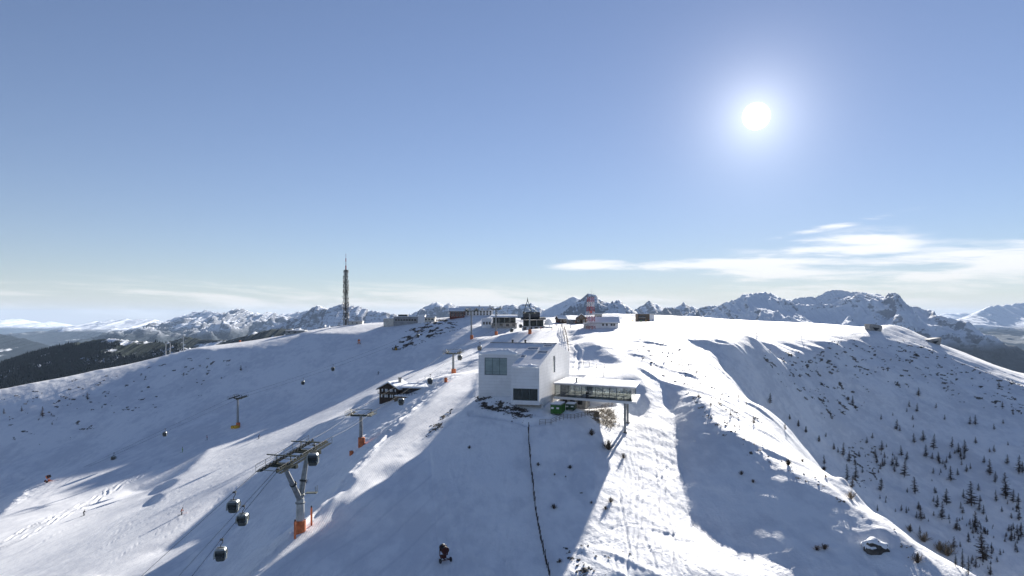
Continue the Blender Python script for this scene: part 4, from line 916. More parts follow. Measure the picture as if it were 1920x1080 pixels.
MB().prism([fr(x, y, z) for x, y, z in ((W-.3, -3.6, 3.2), (W+10, -3.6, 3.4), (W+10, 4.4, 3.9), (W-.3, 4.4, 3.7))], [fr(x, y, z+.55) for x, y, z in ((W-.3, -3.6, 3.2), (W+10, -3.6, 3.4), (W+10, 4.4, 3.9), (W-.3, 4.4, 3.7))]).build('extension_roof', SNOWO, t)
for k in range(5): MB().box(W+.8+k*1.7, W+2.0+k*1.7, -2.66, -2.61, 1.6, 2.8, fr).build('window', GLASSD2, ext)
MB().box(W+.3, W+9.3, -7.0, -2.62, -2.5, 1.05, fr).build('terrace', WOODM, t); MB().box(W+.3, W+9.3, -7.0, -2.7, 1.053, 1.35, fr).build('terrace_snow', SNOWO, t)
for k in range(10): MB().box(W+.4+k*.98, W+.5+k*.98, -6.98, -6.88, 1.35, 2.2, fr).build('railing_post', WOODD, t)
MB().box(W+.4, W+9.3, -6.97, -6.89, 2.203, 2.3, fr).build('handrail', WOODD, t)
p = spot(797, 738); t = thing('flag_pole', tuple(p), 'bare white flag pole beside the ski hut terrace', 'pole'); m = MB(); m.tube(p-Vector((0, 0, .5)), p+Vector((0, 0, 5.2)), .07, .05, 8); m.build('pole', WHP, t); m = MB(); m.tube(p-Vector((0, 0, .3)), p+Vector((0, 0, .15)), .25, .2, 10); m.build('foot', CONC, t)

# ------------------------------------------------------------------ gondola lifts
UPV = Vector((0, 0, 1))
def yard(px, py, d): return at(px, py, d)
CABG = plain('cabin_glass', (.030, .036, .036), .12, var=.4, sc=1.5, spec=.6); CABW = plain('cabin_shell', (.42, .44, .42), .4, .3); CABD = plain('cabin_dark_shell', (.10, .11, .10), .45, .3)
def make_cabin():
    t = thing('gondola_cabin', (0, 0, 0), 'gondola cabin', 'gondola')
    def ring(z, a, b, n=24, e=.45):
        return [(a*math.copysign(abs(math.cos(q))**e, math.cos(q)), b*math.copysign(abs(math.sin(q))**e, math.sin(q)), z) for q in [2*math.pi*k/n for k in range(n)]]
    def loft(rings, name, mat, parent=t):
        n = len(rings[0]); m = MB(); v = [p for r in rings for p in r]
        f = [(k*n+i, k*n+(i+1) % n, (k+1)*n+(i+1) % n, (k+1)*n+i) for k in range(len(rings)-1) for i in range(n)]+[tuple(range(n-1, -1, -1)), tuple(range((len(rings)-1)*n, len(rings)*n))]
        m.add(v, f); return m.build(name, mat, parent, smooth=False)
    loft([ring(-3.05, .86, .92), ring(-2.55, 1.00, 1.06), ring(-2.1, .99, 1.05), ring(-1.72, .90, .96)], 'window_band', CABG)
    loft([ring(-3.72, .60, .66), ring(-3.55, .78, .84), ring(-3.052, .87, .93)], 'lower_shell', CABD)
    loft([ring(-1.718, .91, .97), ring(-1.5, .78, .84), ring(-1.4, .45, .5)], 'roof', CABW)
    for sx_ in (-1, 1):
        for sy_ in (-1, 1):
            m = MB(); P = [(.86, .92, -3.05), (1.0, 1.06, -2.55), (.99, 1.05, -2.1), (.90, .96, -1.72)]
            for (a, b, z), (c, d, y) in zip(P[:-1], P[1:]): m.bar((sx_*a*.93, sy_*b*.93, z), (sx_*c*.93, sy_*d*.93, y), .16)
            m.build('corner_post', CABW, t)
        m = MB()
        for y in (-.34, .34): m.bar((sx_*.90, y, -3.1), (sx_*1.02, y, -2.5), .07); m.bar((sx_*1.02, y, -2.5), (sx_*.93, y, -1.7), .07)
        m.bar((sx_*1.03, 0, -2.9), (sx_*1.05, 0, -2.0), .05); dr = m.build('door_frame', CABW, t)
        m = MB(); m.box(sx_*1.05-.05, sx_*1.05+.05, -.9, -.5, -3.2, -2.3); m.build('ski_rack', CABW, t)
    m = MB(); m.bar((0, 0, -1.42), (0, 0, -.9), .12); m.bar((0, 0, -.9), (.32, 0, -.55), .12); m.bar((.32, 0, -.55), (.32, 0, -.06), .12); m.build('hanger', DSTEEL, t)
    m = MB(); m.box(-.12, .44, -.35, .35, -.08, .14); m.build('grip', DSTEEL, t)
    m = MB(); m.bar((-.6, 0, -1.36), (.6, 0, -1.36), .1, .08); m.build('roof_bar', DSTEEL, t)
    return t
cabin0 = make_cabin(); _used = [False]
def cabin(pos, yaw, label, group, s=.80):
    o = cabin0 if not _used[0] else copy_tree(cabin0); _used[0] = True
    o.location = pos; o.rotation_euler = (0, 0, yaw); o.scale = (s, s, s); o['label'] = label; o['group'] = group; return o
def rope(name, label, pts, group, r=.035, sag=.0):
    P = []
    for a, b in zip(pts[:-1], pts[1:]):
        a, b = Vector(a), Vector(b); n = 10; L = (b-a).length
        for k in range(n): t_ = k/n; P.append(a.lerp(b, t_)-UPV*(sag*L*4*t_*(1-t_)))
    P.append(Vector(pts[-1])); m = MB()
    for a, b in zip(P[:-1], P[1:]): m.tube(a, b, r, r, 5, cap=False)
    return tag(m.build(name, DSTEEL), label, 'cable', group)
def sheaves(m_parent, centre, c, k, length, n, zoff=.0, mat=None, walk=True):
    """one sheave train: beam, wheels, walkway with rail"""
    a, b = centre-c*length/2, centre+c*length/2
    m = MB(); m.bar(a, b, .22, .30); bm_ = m.build('sheave_beam', GSTEEL, m_parent)
    for i in range(n):
        p = a.lerp(b, (i+.5)/n)+UPV*.18; w_ = MB(); w_.tube(p-k*.22, p-k*.10, .27, .27, 8); w_.build('sheave', DSTEEL, bm_)
    if walk:
        m = MB(); m.bar(a+k*.55-UPV*.15, b+k*.55-UPV*.15, .5, .06)
        for i in range(7): p = a.lerp(b, i/6)+k*.8; m.bar(p-UPV*.15, p+UPV*.85, .05)
        m.bar(a+k*.8+UPV*.85, b+k*.8+UPV*.85, .05); m.bar(a+k*.8+UPV*.4, b+k*.8+UPV*.4, .04); m.build('walkway', GSTEEL, m_parent)
def t_tower(px, base_py, d, head_py, cdir, label, pad=ORANGE, arm=2.6, beam=4.4, ww=6, group=None, yellow=False, dz=0):
    x, y = (px-HX)/F*d, d; zb = ground(x, y); b = Vector((x, y, zb)); zt = (HY-head_py)/F*d
    t = thing('lift_tower', tuple(b), label, 'lift tower', group); c = Vector(cdir).normalized(); k = c.cross(UPV).normalized()
    top = Vector((x, y, zt)); m = MB(); m.tube(b-UPV*1.5, top, .48, .32, 12); m.build('mast', STEEL, t)
    m = MB(); m.bar(top-k*arm, top+k*arm, .4, .45); m.build('crossarm', GSTEEL, t)
    for s_ in (-1, 1): sheaves(t, top+k*arm*s_*.92+UPV*.35, c, k*s_, beam, ww)
    m = MB()
    for s_ in (-1, 1): m.bar(top+k*s_*arm*.8+UPV*.2, top+k*s_*arm*1.05+UPV*1.5, .10); m.bar(top+k*s_*.2+UPV*.1, top+k*s_*arm*1.05+UPV*1.5, .07)
    m.bar(top-k*arm*1.1+UPV*1.5, top+k*arm*1.1+UPV*1.5, .10); m.build('lifting_frame', GSTEEL, t)
    m = MB(); s0 = c*-.62
    for s_ in (-.22, .22): m.bar(b+s0+k*s_, top+s0*.8+k*s_, .05)
    n = int((zt-zb)/.5)
    for i in range(n): p = (b+s0).lerp(top+s0*.8, i/n); m.bar(p-k*.22, p+k*.22, .04)
    m.build('ladder', STEEL, t)
    m = MB(); m.lathe(b+k*.15, [(.80, -1.2), (.86, .1), (.84, 2.0), (.78, 2.15)], 14); m.build('crash_pad', pad, t)
    if yellow:
        m = MB(); q = b-k*1.9-c*.4; m.lathe(q, [(1.25, -1.5), (1.25, .55), (1.15, .75)], 14); m.lathe(b-c*.6, [(1.15, -1.5), (1.15, .9), (1.0, 1.1)], 14); m.build('yellow_pad', YELLOW, t)
    return t, top, c, k
# the line that climbs past the hut; its big forked pylon first
LA = 'gondola line past the hut'
b1 = spot(563, 997); print('PYLON', b1); c1 = Vector((.28, .95, .12)).normalized(); kk = b1.y/119; k1 = c1.cross(UPV).normalized()
t = thing('lift_pylon', tuple(b1), 'huge forked steel pylon with twin sheave trains and orange foot', 'lift tower')
zb1 = ground(b1.x, b1.y); fk = Vector((b1.x, b1.y, b1.z+6.0*kk)); tA = Vector((b1.x, b1.y, b1.z+13.4*kk))-c1*4.2; tB = Vector((b1.x, b1.y, b1.z+13.6*kk))+c1*2.0
m = MB(); m.tube(Vector((b1.x, b1.y, min(zb1, b1.z)-2)), fk, .72, .58, 12); st = m.build('stem', WHP and plain('pale_steel', (.50, .51, .50), .5, .3), t)
for z_ in (4.4, 5.6): m = MB(); m.tube(b1+UPV*z_, b1+UPV*(z_+.22), .84-.02*z_, .84-.02*z_, 12); m.build('flange', STEEL, st)
m = MB(); m.tube(fk-UPV*.3, tA, .48, .32, 12); q = m.build('fork_arm', STEEL, t); p = fk.lerp(tA, .42); m = MB(); m.tube(p, p+(tA-fk).normalized()*.3, .54, .54, 12); m.build('flange', DSTEEL, q)
m = MB(); m.tube(fk-UPV*.3, tB, .48, .32, 12); q = m.build('fork_arm', STEEL, t); p = fk.lerp(tB, .35); m = MB(); m.tube(p, p+(tB-fk).normalized()*.3, .54, .54, 12); m.build('flange', DSTEEL, q)
m = MB(); m.tube(Vector((b1.x, b1.y, b1.z-2.2)), b1+UPV*1.8, .88, .84, 16); m.build('crash_pad', ORANGE, t)
G = 1.35
for p in (tA, tB):
    m = MB(); m.bar(p-k1*(G+.9), p+k1*(G+.9), .6, .55); m.build('crossarm', GSTEEL, t)
    m = MB(); m.bar(p-k1*(G+1.6)+UPV*1.5, p+k1*(G+.8)+UPV*1.5, .16); m.bar(p-k1*1.2, p-k1*1.2+UPV*1.5, .12); m.bar(p+k1*1.2, p+k1*1.2+UPV*1.5, .12); m.build('lifting_frame', GSTEEL, t)
bd = (tB-tA).normalized(); mid = (tA+tB)/2+UPV*.45
for s_ in (-1, 1): sheaves(t, mid+k1*G*s_, bd, k1*s_, 13.5, 16)
m = MB()
for i in range(9): p = mid+bd*(i-4)*1.6; m.bar(p-k1*G, p+k1*G, .08)
m.build('bracing', GSTEEL, t)
m = MB(); m.box(b1.x+.9, b1.x+2.6, b1.y-.5, b1.y+.5, b1.z+6.0, b1.z+6.1); m.bar((b1.x+2.5, b1.y-.4, b1.z+6.1), (b1.x+2.5, b1.y-.4, b1.z+7.1), .06); m.bar((b1.x+2.5, b1.y+.4, b1.z+6.1), (b1.x+2.5, b1.y+.4, b1.z+7.1), .06); m.build('service_platform', GSTEEL, t)
t2, h2, c2, k2 = t_tower(677, 833, 160, 779, (.12, .99, .02), 'short steel lift tower with orange pad below the ski hut')
t3, h3, c3, k3 = t_tower(850, 707, 238, 663, (.25, .96, .05), 'steel lift tower with orange pad on the piste beyond the ski hut')
t4, h4, c4, k4 = t_tower(993, 634, 325, 588, (.1, .99, .04), 'lift tower with orange base on the piste above the museum roof', beam=3.4)
stA = yard(990, 592, 366)
def side(h, k, s_): return h+k*s_*2.4+UPV*.62
eL, eR = mid-bd*6.75-k1*G+UPV*.45, mid-bd*6.75+k1*G+UPV*.45; fL, fR = mid+bd*6.75-k1*G+UPV*.45, mid+bd*6.75+k1*G+UPV*.45
g1, g2, g3 = yard(438, 923, 99.5), yard(455, 949, 104), yard(414, 1012, 96)
def ext(a, b, s_): return b+(b-a)*s_
rope('lift_cable', 'steel haul cable running downhill from the forked pylon over the left piste', [fL, eL, g1, ext(eL, g1, 5)], 'cables of the hut line')
rope('lift_cable', 'steel return cable running downhill from the forked pylon', [fR, eR, g2, ext(eR, g2, 5)], 'cables of the hut line')
rope('lift_cable', 'lowest of the cables hanging below the forked pylon', [eR-UPV*.5, g3, ext(eR, g3, 3)], 'cables of the hut line')
for s_, e_, w_ in ((-1, fL, 'left'), (1, fR, 'right')):
    rope('lift_cable', ('steel cable climbing from the forked pylon past the hut, valley side' if s_ < 0 else 'steel cable climbing from the forked pylon past the hut, museum side'), [e_, side(h2, k2, s_), side(h3, k3, s_), side(h4, k4, s_), stA+k4*s_*2.4], 'cables of the hut line', sag=.008)
def along(a, b, px):
    """point of the cable a-b that lies on the bearing of px"""
    r = (px-HX)/F; t_ = (a.x-r*a.y)/((a.x-r*a.y)-(b.x-r*b.y)); p = a.lerp(b, t_); return p-UPV*((b-a).length*.008*4*t_*(1-t_))
cabin(g1, .1, 'dark gondola cabin hanging directly above another, downhill of the forked pylon', 'gondola cabins of the hut line')
cabin(g2, .1, 'dark gondola cabin tucked directly under the one above it downhill of the forked pylon', 'gondola cabins of the hut line')
cabin(g3, .25, 'dark gondola cabin on the lowest cable, farthest down from the forked pylon', 'gondola cabins of the hut line')
p = yard(587, 842, 133); cabin(along(fR, side(h2, k2, 1), 587), .15, 'grey gondola cabin just uphill of the forked pylon', 'gondola cabins of the hut line')
cabin(along(side(h2, k2, 1), side(h3, k3, 1), 752), .15, 'small gondola cabin passing in front of the ski hut', 'gondola cabins of the hut line')
cabin(along(side(h2, k2, 1), side(h3, k3, 1), 806), .15, 'small gondola cabin between the ski hut and the tower above it', 'gondola cabins of the hut line')
cabin(along(side(h3, k3, 1), side(h4, k4, 1), 862), .15, 'small gondola cabin just beyond the tower above the ski hut', 'gondola cabins of the hut line')
cabin(along(side(h3, k3, 1), side(h4, k4, 1), 899), .15, 'gondola cabin half hidden behind the museum roof corner', 'gondola cabins of the hut line')
cabin(yard(976, 604, 345), .15, 'tiny gondola cabin coming out of the spire station', 'gondola cabins of the hut line')
cabin(yard(959, 611, 320), .15, 'tiny gondola cabin above the shaded piste short of the spire station', 'gondola cabins of the hut line')
# the second line over the wide left piste
tl, hl, cl_, kl = t_tower(446, 803, 289, 747, (.36, .92, .12), 'lift tower with yellow and orange pads on the wide left piste', arm=2.2, beam=6.5, ww=9, yellow=True)
ta, ha, ca2_, ka = t_tower(884, 611, 352, 583, (.35, .93, .05), 'slanting lift tower with orange base above the rocky knoll', arm=3.0, beam=4)
tb, hb, cb_, kb = t_tower(930, 606, 362, 580, (.3, .94, .05), 'lift tower with orange base beside the vaulted station', arm=2.6, beam=4)
lowL, lowR = yard(92, 893, 240), yard(95, 899, 238)
gs = [(217, 850, 248), (308, 815, 258)]
LB = 'cables of the left piste line'
for s_ in (-1, 1):
    rope('lift_cable', 'thin lift cable sweeping over the wide left piste, ' + ('valley side' if s_ < 0 else 'slope side'), [ext(side(hl, kl, s_), yard(217, 850, 262)+kl*s_*1.2, 2.2), yard(217, 850, 262)+kl*s_*1.2, side(hl, kl, s_)], LB)
    rope('lift_cable', 'thin lift cable from the yellow-footed tower up to the rocky knoll, ' + ('valley side' if s_ < 0 else 'slope side'), [side(hl, kl, s_), side(ha, ka, s_), side(hb, kb, s_), yard(945, 588, 392)+kb*s_*2.4], LB, sag=.02)
LBc = 'gondola cabins of the left piste line'
A_, B_ = yard(217, 850, 262)-kl*1.2, side(hl, kl, -1)
cabin(A_, .3, 'tiny gondola cabin lowest over the wide left piste', LBc); q = (308-HX)/F
def along0(a, b, px):
    r = (px-HX)/F; t_ = (a.x-r*a.y)/((a.x-r*a.y)-(b.x-r*b.y)); return a.lerp(b, t_)
cabin(along0(A_, B_, 309), .3, 'tiny gondola cabin over the left piste, next below the yellow-footed tower', LBc)
def along2(a, b, px, sg):
    r = (px-HX)/F; t_ = (a.x-r*a.y)/((a.x-r*a.y)-(b.x-r*b.y)); p = a.lerp(b, t_); return p-UPV*((b-a).length*sg*4*t_*(1-t_))
cabin(along2(side(hl, kl, 1), side(ha, ka, 1), 568, .02), .3, 'tiny gondola cabin before the shaded hillside, next above the yellow-footed tower', LBc)
cabin(along2(side(hl, kl, -1), side(ha, ka, -1), 624, .02), .3, 'tiny gondola cabin before the shaded hillside, second above the yellow-footed tower', LBc)
cabin(along2(side(hl, kl, -1), side(ha, ka, -1), 783, .02), .3, 'tiny gondola cabin against the snowy rocks of the knoll', LBc)

# ------------------------------------------------------------------ snow guns, pads, containers, fences
DRED = plain('dark_red_frame', (.07, .014, .010), .6)
def snow_gun(p, yaw, label, s=1.0, body=BLK, group='snow guns', ORANGE=ORANGE):
    t = thing('snow_gun', (0, 0, 0), label, 'snow gun', group); B = lambda: MB()
    m = MB(); m.tube((0, -.7, 2.0), (0, .7, 2.25), .62, .50, 16); m.build('fan_barrel', body, t)
    for a in (-.72, .0, .66): y = a; z = 2.0+(a+.7)/1.4*.25; m = MB(); m.tube((0, y-.05, z-.01), (0, y+.05, z+.01), .68 if a < .5 else .58, .68 if a < .5 else .58, 16); m.build('nozzle_ring', STEEL if a > .5 else ORANGE, t)
    m = MB()
    for x in (-.72, .72): m.bar((x, 0, 1.0), (x, 0, 2.15), .12)
    m.bar((-.72, 0, 1.0), (.72, 0, 1.0), .14); m.bar((0, 0, .45), (0, 0, 1.0), .22); m.build('yoke', ORANGE, t)
    m = MB(); m.bar((-.9, -.8, .42), (.9, -.8, .42), .12); m.bar((0, -.8, .42), (0, 1.3, .42), .14); m.bar((-.9, -.8, .42), (0, 1.0, .42), .1); m.bar((.9, -.8, .42), (0, 1.0, .42), .1); m.build('chassis', ORANGE, t)
    for x in (-.95, .95): m = MB(); m.tube((x-.1, -.8, .4), (x+.1, -.8, .4), .4, .4, 14); m.build('wheel', BLK, t)
    m = MB(); m.box(-.45, .45, -.1, .55, .5, .98); m.build('control_box', ORANGE, t)
    m = MB(); m.bar((0, 1.2, .42), (0, 1.2, .02), .1); m.bar((0, 1.2, .05), (.05, 2.6, .02), .09); m.build('hose', BLK, t)
    t.location = p; t.rotation_euler = (0, 0, yaw); t.scale = (s, s, s); return t
snow_gun(spot(832, 1052), .5, 'black and red fan snow gun parked on the shaded slope below the museum', .85, ORANGE=DRED)
snow_gun(spot(91, 904), -.7, 'orange fan snow gun at the edge of the wide left piste', .95)
snow_gun(spot(673, 645), .2, 'small red snow gun on the shaded slope below the telecom tower', 1.0)
def pad(px, py, label, h=1.6, r=.35, mat=ORANGE, lean=.0, hat=False):
    p = spot(px, py); t = thing('padded_post', tuple(p), label, 'post')
    m = MB(); m.lathe(p, [(r*.9, -.6), (r, .0), (r, h*.9), (r*.8, h)], 12); m.build('pad', mat, t)
    m = MB(); m.tube(p+UPV*(h*.98), p+UPV*(h+.28), r*.7, r*.8, 8) if hat else m.tube(p+UPV*(h*.98), p+UPV*(h+.10), r*.3, r*.2, 8); m.build('cap', BLK, t)
pad(553, 1010, 'slim orange post on the downhill side of the forked pylon', 2.6, .16, hat=True)
pad(584, 985, 'slim orange post with black cap uphill of the forked pylon', 2.8, .16, hat=True)
pad(659, 852, 'fat orange pad below the short lift tower', .9, .5)
pad(743, 656, 'small yellow-orange marker drum on the shaded piste under the knoll', 1.0, .6, YELLOW)
pad(836, 716, 'white and orange padded stump beside the tower above the hut', 1.3, .5)
pad(450, 637.5, 'orange marker pad on the left crest', 1.2, .6)
# containers under the wing
def container(c, yaw, L, W_, H_, label, mat):
    cs, sn = math.cos(yaw), math.sin(yaw); z = ground(c[0], c[1])-.15
    def fr(u, v, h): return Vector((c[0]+u*cs-v*sn, c[1]+u*sn+v*cs, z+h))
    t = thing('waste_container', tuple(fr(0, 0, 0)), label, 'container')
    MB().box(-W_/2, W_/2, -L/2, L/2, .15, H_, fr).build('body', mat, t)
    n = 7
    for i in range(n): x = -W_/2+.15+(W_-.3)*i/(n-1); MB().box(x-.06, x+.06, -L/2-.07, -L/2-.003, .2, H_-.1, fr).build('rib', mat, t)
    for i in range(10): y = -L/2+.2+(L-.4)*i/9; MB().box(W_/2+.003, W_/2+.07, y-.07, y+.07, .2, H_-.1, fr).build('rib', mat, t)
    MB().box(-W_/2-.05, W_/2+.05, -L/2-.05, L/2+.05, H_+.003, H_+.12, fr).build('lid', GREYW, t); MB().box(-W_/2, W_/2, -L/2, L/2, H_+.123, H_+.35, fr).build('lid_snow', SNOWO, t, bevel=.1)
    for x in (-.7, .5): MB().box(x-.3, x+.3, -L/2-.085, -L/2-.075, H_*.58, H_*.78, fr).build('placard', WHP, t)
    for x in (-W_/2+.25, W_/2-.25): MB().box(x-.12, x+.12, -L/2, L/2, 0, .147, fr).build('skid', DSTEEL, t)
x, y = (1046-HX)/F*149, 149; container((x, y), -.30, 4.4, 2.3, 2.05, 'bright green container with snowy lid under the glazed wing', GREEN)
x, y = (1071-HX)/F*151.5, 151.5; container((x, y), -.30, 2.4, 2.0, 1.3, 'small dark green bin beside the bright green container', plain('dark_green_metal', (.03, .075, .03), .5))
def fence_line(name, label, cat, pts, n, h, mat, rails, lean=.0, r=.06, seed=1, rail_mat=None, boards=0):
    P = [spot(*p) for p in pts]; t = thing(name, tuple(P[0]), label, cat); rr_ = random.Random(seed)
    cum = [0]
    for a, b in zip(P[:-1], P[1:]): cum.append(cum[-1]+math.hypot(b.x-a.x, b.y-a.y))
    Q = []
    for i in range(n):
        s_ = cum[-1]*i/(n-1); x = np.interp(s_, cum, [p.x for p in P]); y = np.interp(s_, cum, [p.y for p in P]); Q.append(Vector((x, y, ground(x, y))))
    T = []
    for q in Q:
        l = Vector((rr_.uniform(-lean, lean), rr_.uniform(-lean, lean), 1)).normalized(); hh = h*rr_.uniform(.88, 1.1)
        m = MB(); m.tube(q-UPV*.4, q+l*hh, r, r*.85, 6); m.build('post', mat, t); T.append((q, l, hh))
    for k, f_ in enumerate(rails):
        m = MB()
        for (q, l, hh), (q2, l2, hh2) in zip(T[:-1], T[1:]): m.bar(q+l*hh*f_, q2+l2*hh2*f_, r*1.1)
        m.build('rail', rail_mat or mat, t)
    return t
fence_line('balustrade', 'steel railing curving along the path under the glazed wing', 'railing', [(1012, 797), (1040, 792), (1070, 786), (1098, 781), (1124, 771), (1140, 763), (1153, 757)], 27, 1.15, WOODM, (.35, .65, .98), r=.05)
fence_line('slope_fence', 'leaning weathered wooden fence running straight down the slope', 'fence', [(991, 803), (992, 840), (997, 890), (1003, 950), (1012, 1005), (1022, 1050), (1031, 1085)], 52, 1.2, WOODD, (.55,), lean=.12, r=.07, seed=5)
fence_line('snow_fence', 'dark wooden snow fence climbing the bank behind the museum', 'fence', [(1066, 668), (1065, 650), (1062, 632), (1058, 618)], 12, 2.4, WOODD, (.3, .5, .7, .9), r=.10)
fence_line('snow_fence', 'shorter snow fence beside the bank above the museum', 'fence', [(1059, 640), (1056, 622), (1052, 613)], 8, 1.8, WOODM, (.4, .8), r=.09)
fence_line('knoll_fence', 'broken wooden fence descending the rocky knoll', 'fence', [(808, 607), (790, 618), (772, 640), (756, 655), (737, 658)], 26, 1.1, WOODD, (.8,), lean=.2, r=.12)
for i, (px, py) in enumerate(((1090, 684), (1094, 684), (1105, 687), (1119, 690), (1133, 691), (1204, 676), (1132, 706))):
    p = spot(px, py); t = thing('marker_stake', tuple(p), 'thin wooden marker stake in the snow of the bank behind the museum', 'stake', 'marker stakes'); m = MB(); m.tube(p-UPV*.3, p+UPV*1.1, .07, .05, 6); m.build('stick', WOODD, t); m = MB(); m.tube(p+UPV*1.08, p+UPV*1.2, .08, .08, 6); m.build('cap', REDP, t)

# ------------------------------------------------------------------ people
def skin_person(name, J, E, Rr, sub=1):
    """one continuous body grown over a skeleton of joints"""
    me = bpy.data.meshes.new(name); me.from_pydata(J, E, []); o = bpy.data.objects.new(name, me); col.objects.link(o)
    sk = o.modifiers.new('skin', 'SKIN'); sk.use_smooth_shade = True
    for i, v in enumerate(me.skin_vertices[0].data): v.radius = Rr[i] if isinstance(Rr[i], tuple) else (Rr[i], Rr[i]); v.use_root = i == 0
    sb = o.modifiers.new('sub', 'SUBSURF'); sb.levels = sub; sb.render_levels = sub
    dg = bpy.context.evaluated_depsgraph_get(); m2 = bpy.data.meshes.new_from_object(o.evaluated_get(dg)); bpy.data.objects.remove(o); return m2
def body_mesh(pose):
    if pose == 'stand':
        J = [(0, 0, .92), (0, 0, 1.15), (0, 0, 1.38), (0, .01, 1.50), (0, -.01, 1.66), (0, 0, 1.76), (.19, 0, 1.38), (.25, -.03, 1.12), (.22, -.20, .96), (-.19, 0, 1.38), (-.25, -.03, 1.12), (-.22, -.20, .96), (.10, 0, .86), (.12, -.03, .48), (.12, .02, .10), (.12, -.14, .05), (-.10, 0, .86), (-.12, -.03, .48), (-.12, .02, .10), (-.12, -.14, .05)]
    else:
        J = [(0, .10, .72), (0, .0, .92), (0, -.16, 1.12), (0, -.22, 1.22), (0, -.28, 1.35), (0, -.29, 1.45), (.20, -.14, 1.12), (.30, -.26, .92), (.30, -.46, .90), (-.20, -.14, 1.12), (-.30, -.26, .92), (-.30, -.46, .90), (.11, .08, .68), (.14, -.14, .42), (.14, .03, .10), (.14, -.14, .05), (-.11, .08, .68), (-.14, -.14, .42), (-.14, .03, .10), (-.14, -.14, .05)]
    E = [(0, 1), (1, 2), (2, 3), (3, 4), (4, 5), (2, 6), (6, 7), (7, 8), (2, 9), (9, 10), (10, 11), (0, 12), (12, 13), (13, 14), (14, 15), (0, 16), (16, 17), (17, 18), (18, 19)]
    Rr = [(.15, .11), (.15, .11), (.16, .11), .06, .10, .075, .075, .055, .045, .075, .055, .045, .10, .075, .055, .05, .10, .075, .055, .05]
    return skin_person('body', J, E, Rr)
BODY = {k: body_mesh(k) for k in ('stand', 'ski')}
SKIN = plain('skin', (.45, .27, .20), .6); CLOTH = {}
def cloth(c):
    if c not in CLOTH: CLOTH[c] = plain('cloth_%d' % len(CLOTH), c, .8)
    return CLOTH[c]
JACK = {'red': (.45, .03, .02), 'orange': (.62, .13, .02), 'green': (.22, .42, .03), 'black': (.012, .012, .014), 'navy': (.02, .03, .09), 'blue': (.03, .12, .35), 'white': (.65, .65, .63), 'yellow': (.6, .42, .03)}
def person(p, yaw, pose, jacket, trousers, label, skis=True, group=None, s=1.0):
    t = thing('person', tuple(p), label, 'person', group); t['_o'] = (0, 0, 0)
    me = BODY[pose].copy(); me.materials.clear(); me.materials.append(cloth(JACK[trousers])); me.materials.append(cloth(JACK[jacket])); me.materials.append(SKIN)
    hip, neck = (.90, 1.49) if pose == 'stand' else (.76, 1.20)
    for f in me.polygons:
        c = f.center; f.material_index = 2 if c.z > neck and abs(c.x) < .16 else 1 if (c.z > hip or abs(c.x) > .215) else 0
    me.polygons.foreach_set('use_smooth', [True]*len(me.polygons))
    o = bpy.data.objects.new('body', me); col.objects.link(o); o.parent = t
    hz, hy = (1.70, 0) if pose == 'stand' else (1.40, -.285)
    m = MB(); m.lathe((0, hy+.01, hz), [(.125, -.02), (.13, .05), (.10, .12), (.03, .15)], 10); m.build('helmet', cloth(JACK['black'] if jacket != 'black' else JACK['white']), t)
    if skis:
        for sg in (-1, 1):
            m = MB(); m.box(sg*.13-.045, sg*.13+.045, -1.0, .75, 0, .025); m.bar((sg*.13, -1.0, .01), (sg*.13, -1.14, .10), .08, .02); m.build('ski', BLK, t)
            hx, hyy, hzz = (.22, -.22, .98) if pose == 'stand' else (.30, -.48, .91); m = MB(); m.bar((sg*hx, hyy, hzz+.1), (sg*(hx+.12), hyy+(.1 if pose == 'stand' else .5), .05), .025); m.build('ski_pole', DSTEEL, t)
    t.rotation_euler = (0, 0, yaw); t.scale = (s, s, s); return t
for px, py, yaw, pose, j, tr, lab in ((340, 965, 2.2, 'ski', 'orange', 'black', 'person in orange jacket skiing down the wide left piste with a long shadow'), (157, 967, 2.5, 'ski', 'black', 'black', 'person in black crouching on skis low on the left piste'),
    (342, 848, 2.0, 'stand', 'green', 'green', 'person in bright green standing on the left piste'), (388, 825, 2.0, 'stand', 'red', 'black', 'person in red jacket standing below the yellow-footed tower'), (485, 823, 2.3, 'ski', 'navy', 'black', 'person in navy skiing past the yellow-footed tower'),
    (709, 702, 2.2, 'ski', 'black', 'black', 'person in black skiing in the shade above the ski hut'), (1419, 629, .3, 'stand', 'black', 'black', 'person in black standing alone on the open plateau'), (1410, 629, -.2, 'stand', 'navy', 'navy', 'person in navy next to a lone figure on the open plateau'), (1502, 634, 1, 'stand', 'black', 'navy', 'person in dark clothes walking near the plateau edge'),
    (1044, 612, 0, 'stand', 'black', 'black', 'person in black beside the snow fence top'), (1014, 619, 1.0, 'stand', 'red', 'black', 'person in red beside the spire station wall')):
    person(spot(px, py), yaw, pose, j, tr, lab, s=1.15 if px < 720 else 1.0)
rp = random.Random(12)
for i, (px, py) in enumerate([(1030, 601), (1035, 602), (1041, 600), (1047, 602), (1070, 603), (1079, 601), (1084, 602), (1088, 600), (1186, 602), (1190, 601), (1202, 601), (1211, 600), (1217, 601), (1224, 602), (1230, 600), (1236, 601), (1247, 602), (1270, 616), (1286, 617), (1306, 616), (1340, 604), (1352, 605), (1377, 605), (1382, 604), (1427, 614), (1432, 615), (1476, 614), (1490, 613), (1530, 613)]):
    j = rp.choice(list(JACK)); tr = rp.choice(['black', 'navy', 'black', 'red']); d = rp.uniform(330, 420) if py < 606 else None
    if d: x = (px-HX)/F*d; p = Vector((x, d, ground(x, d)))
    else: p = spot(px, py)
    person(p, rp.uniform(-3, 3), 'stand', j, tr, 'tiny standing person in %s jacket and %s trousers among the plateau crowd' % (j, tr), skis=False, group='people on the plateau')
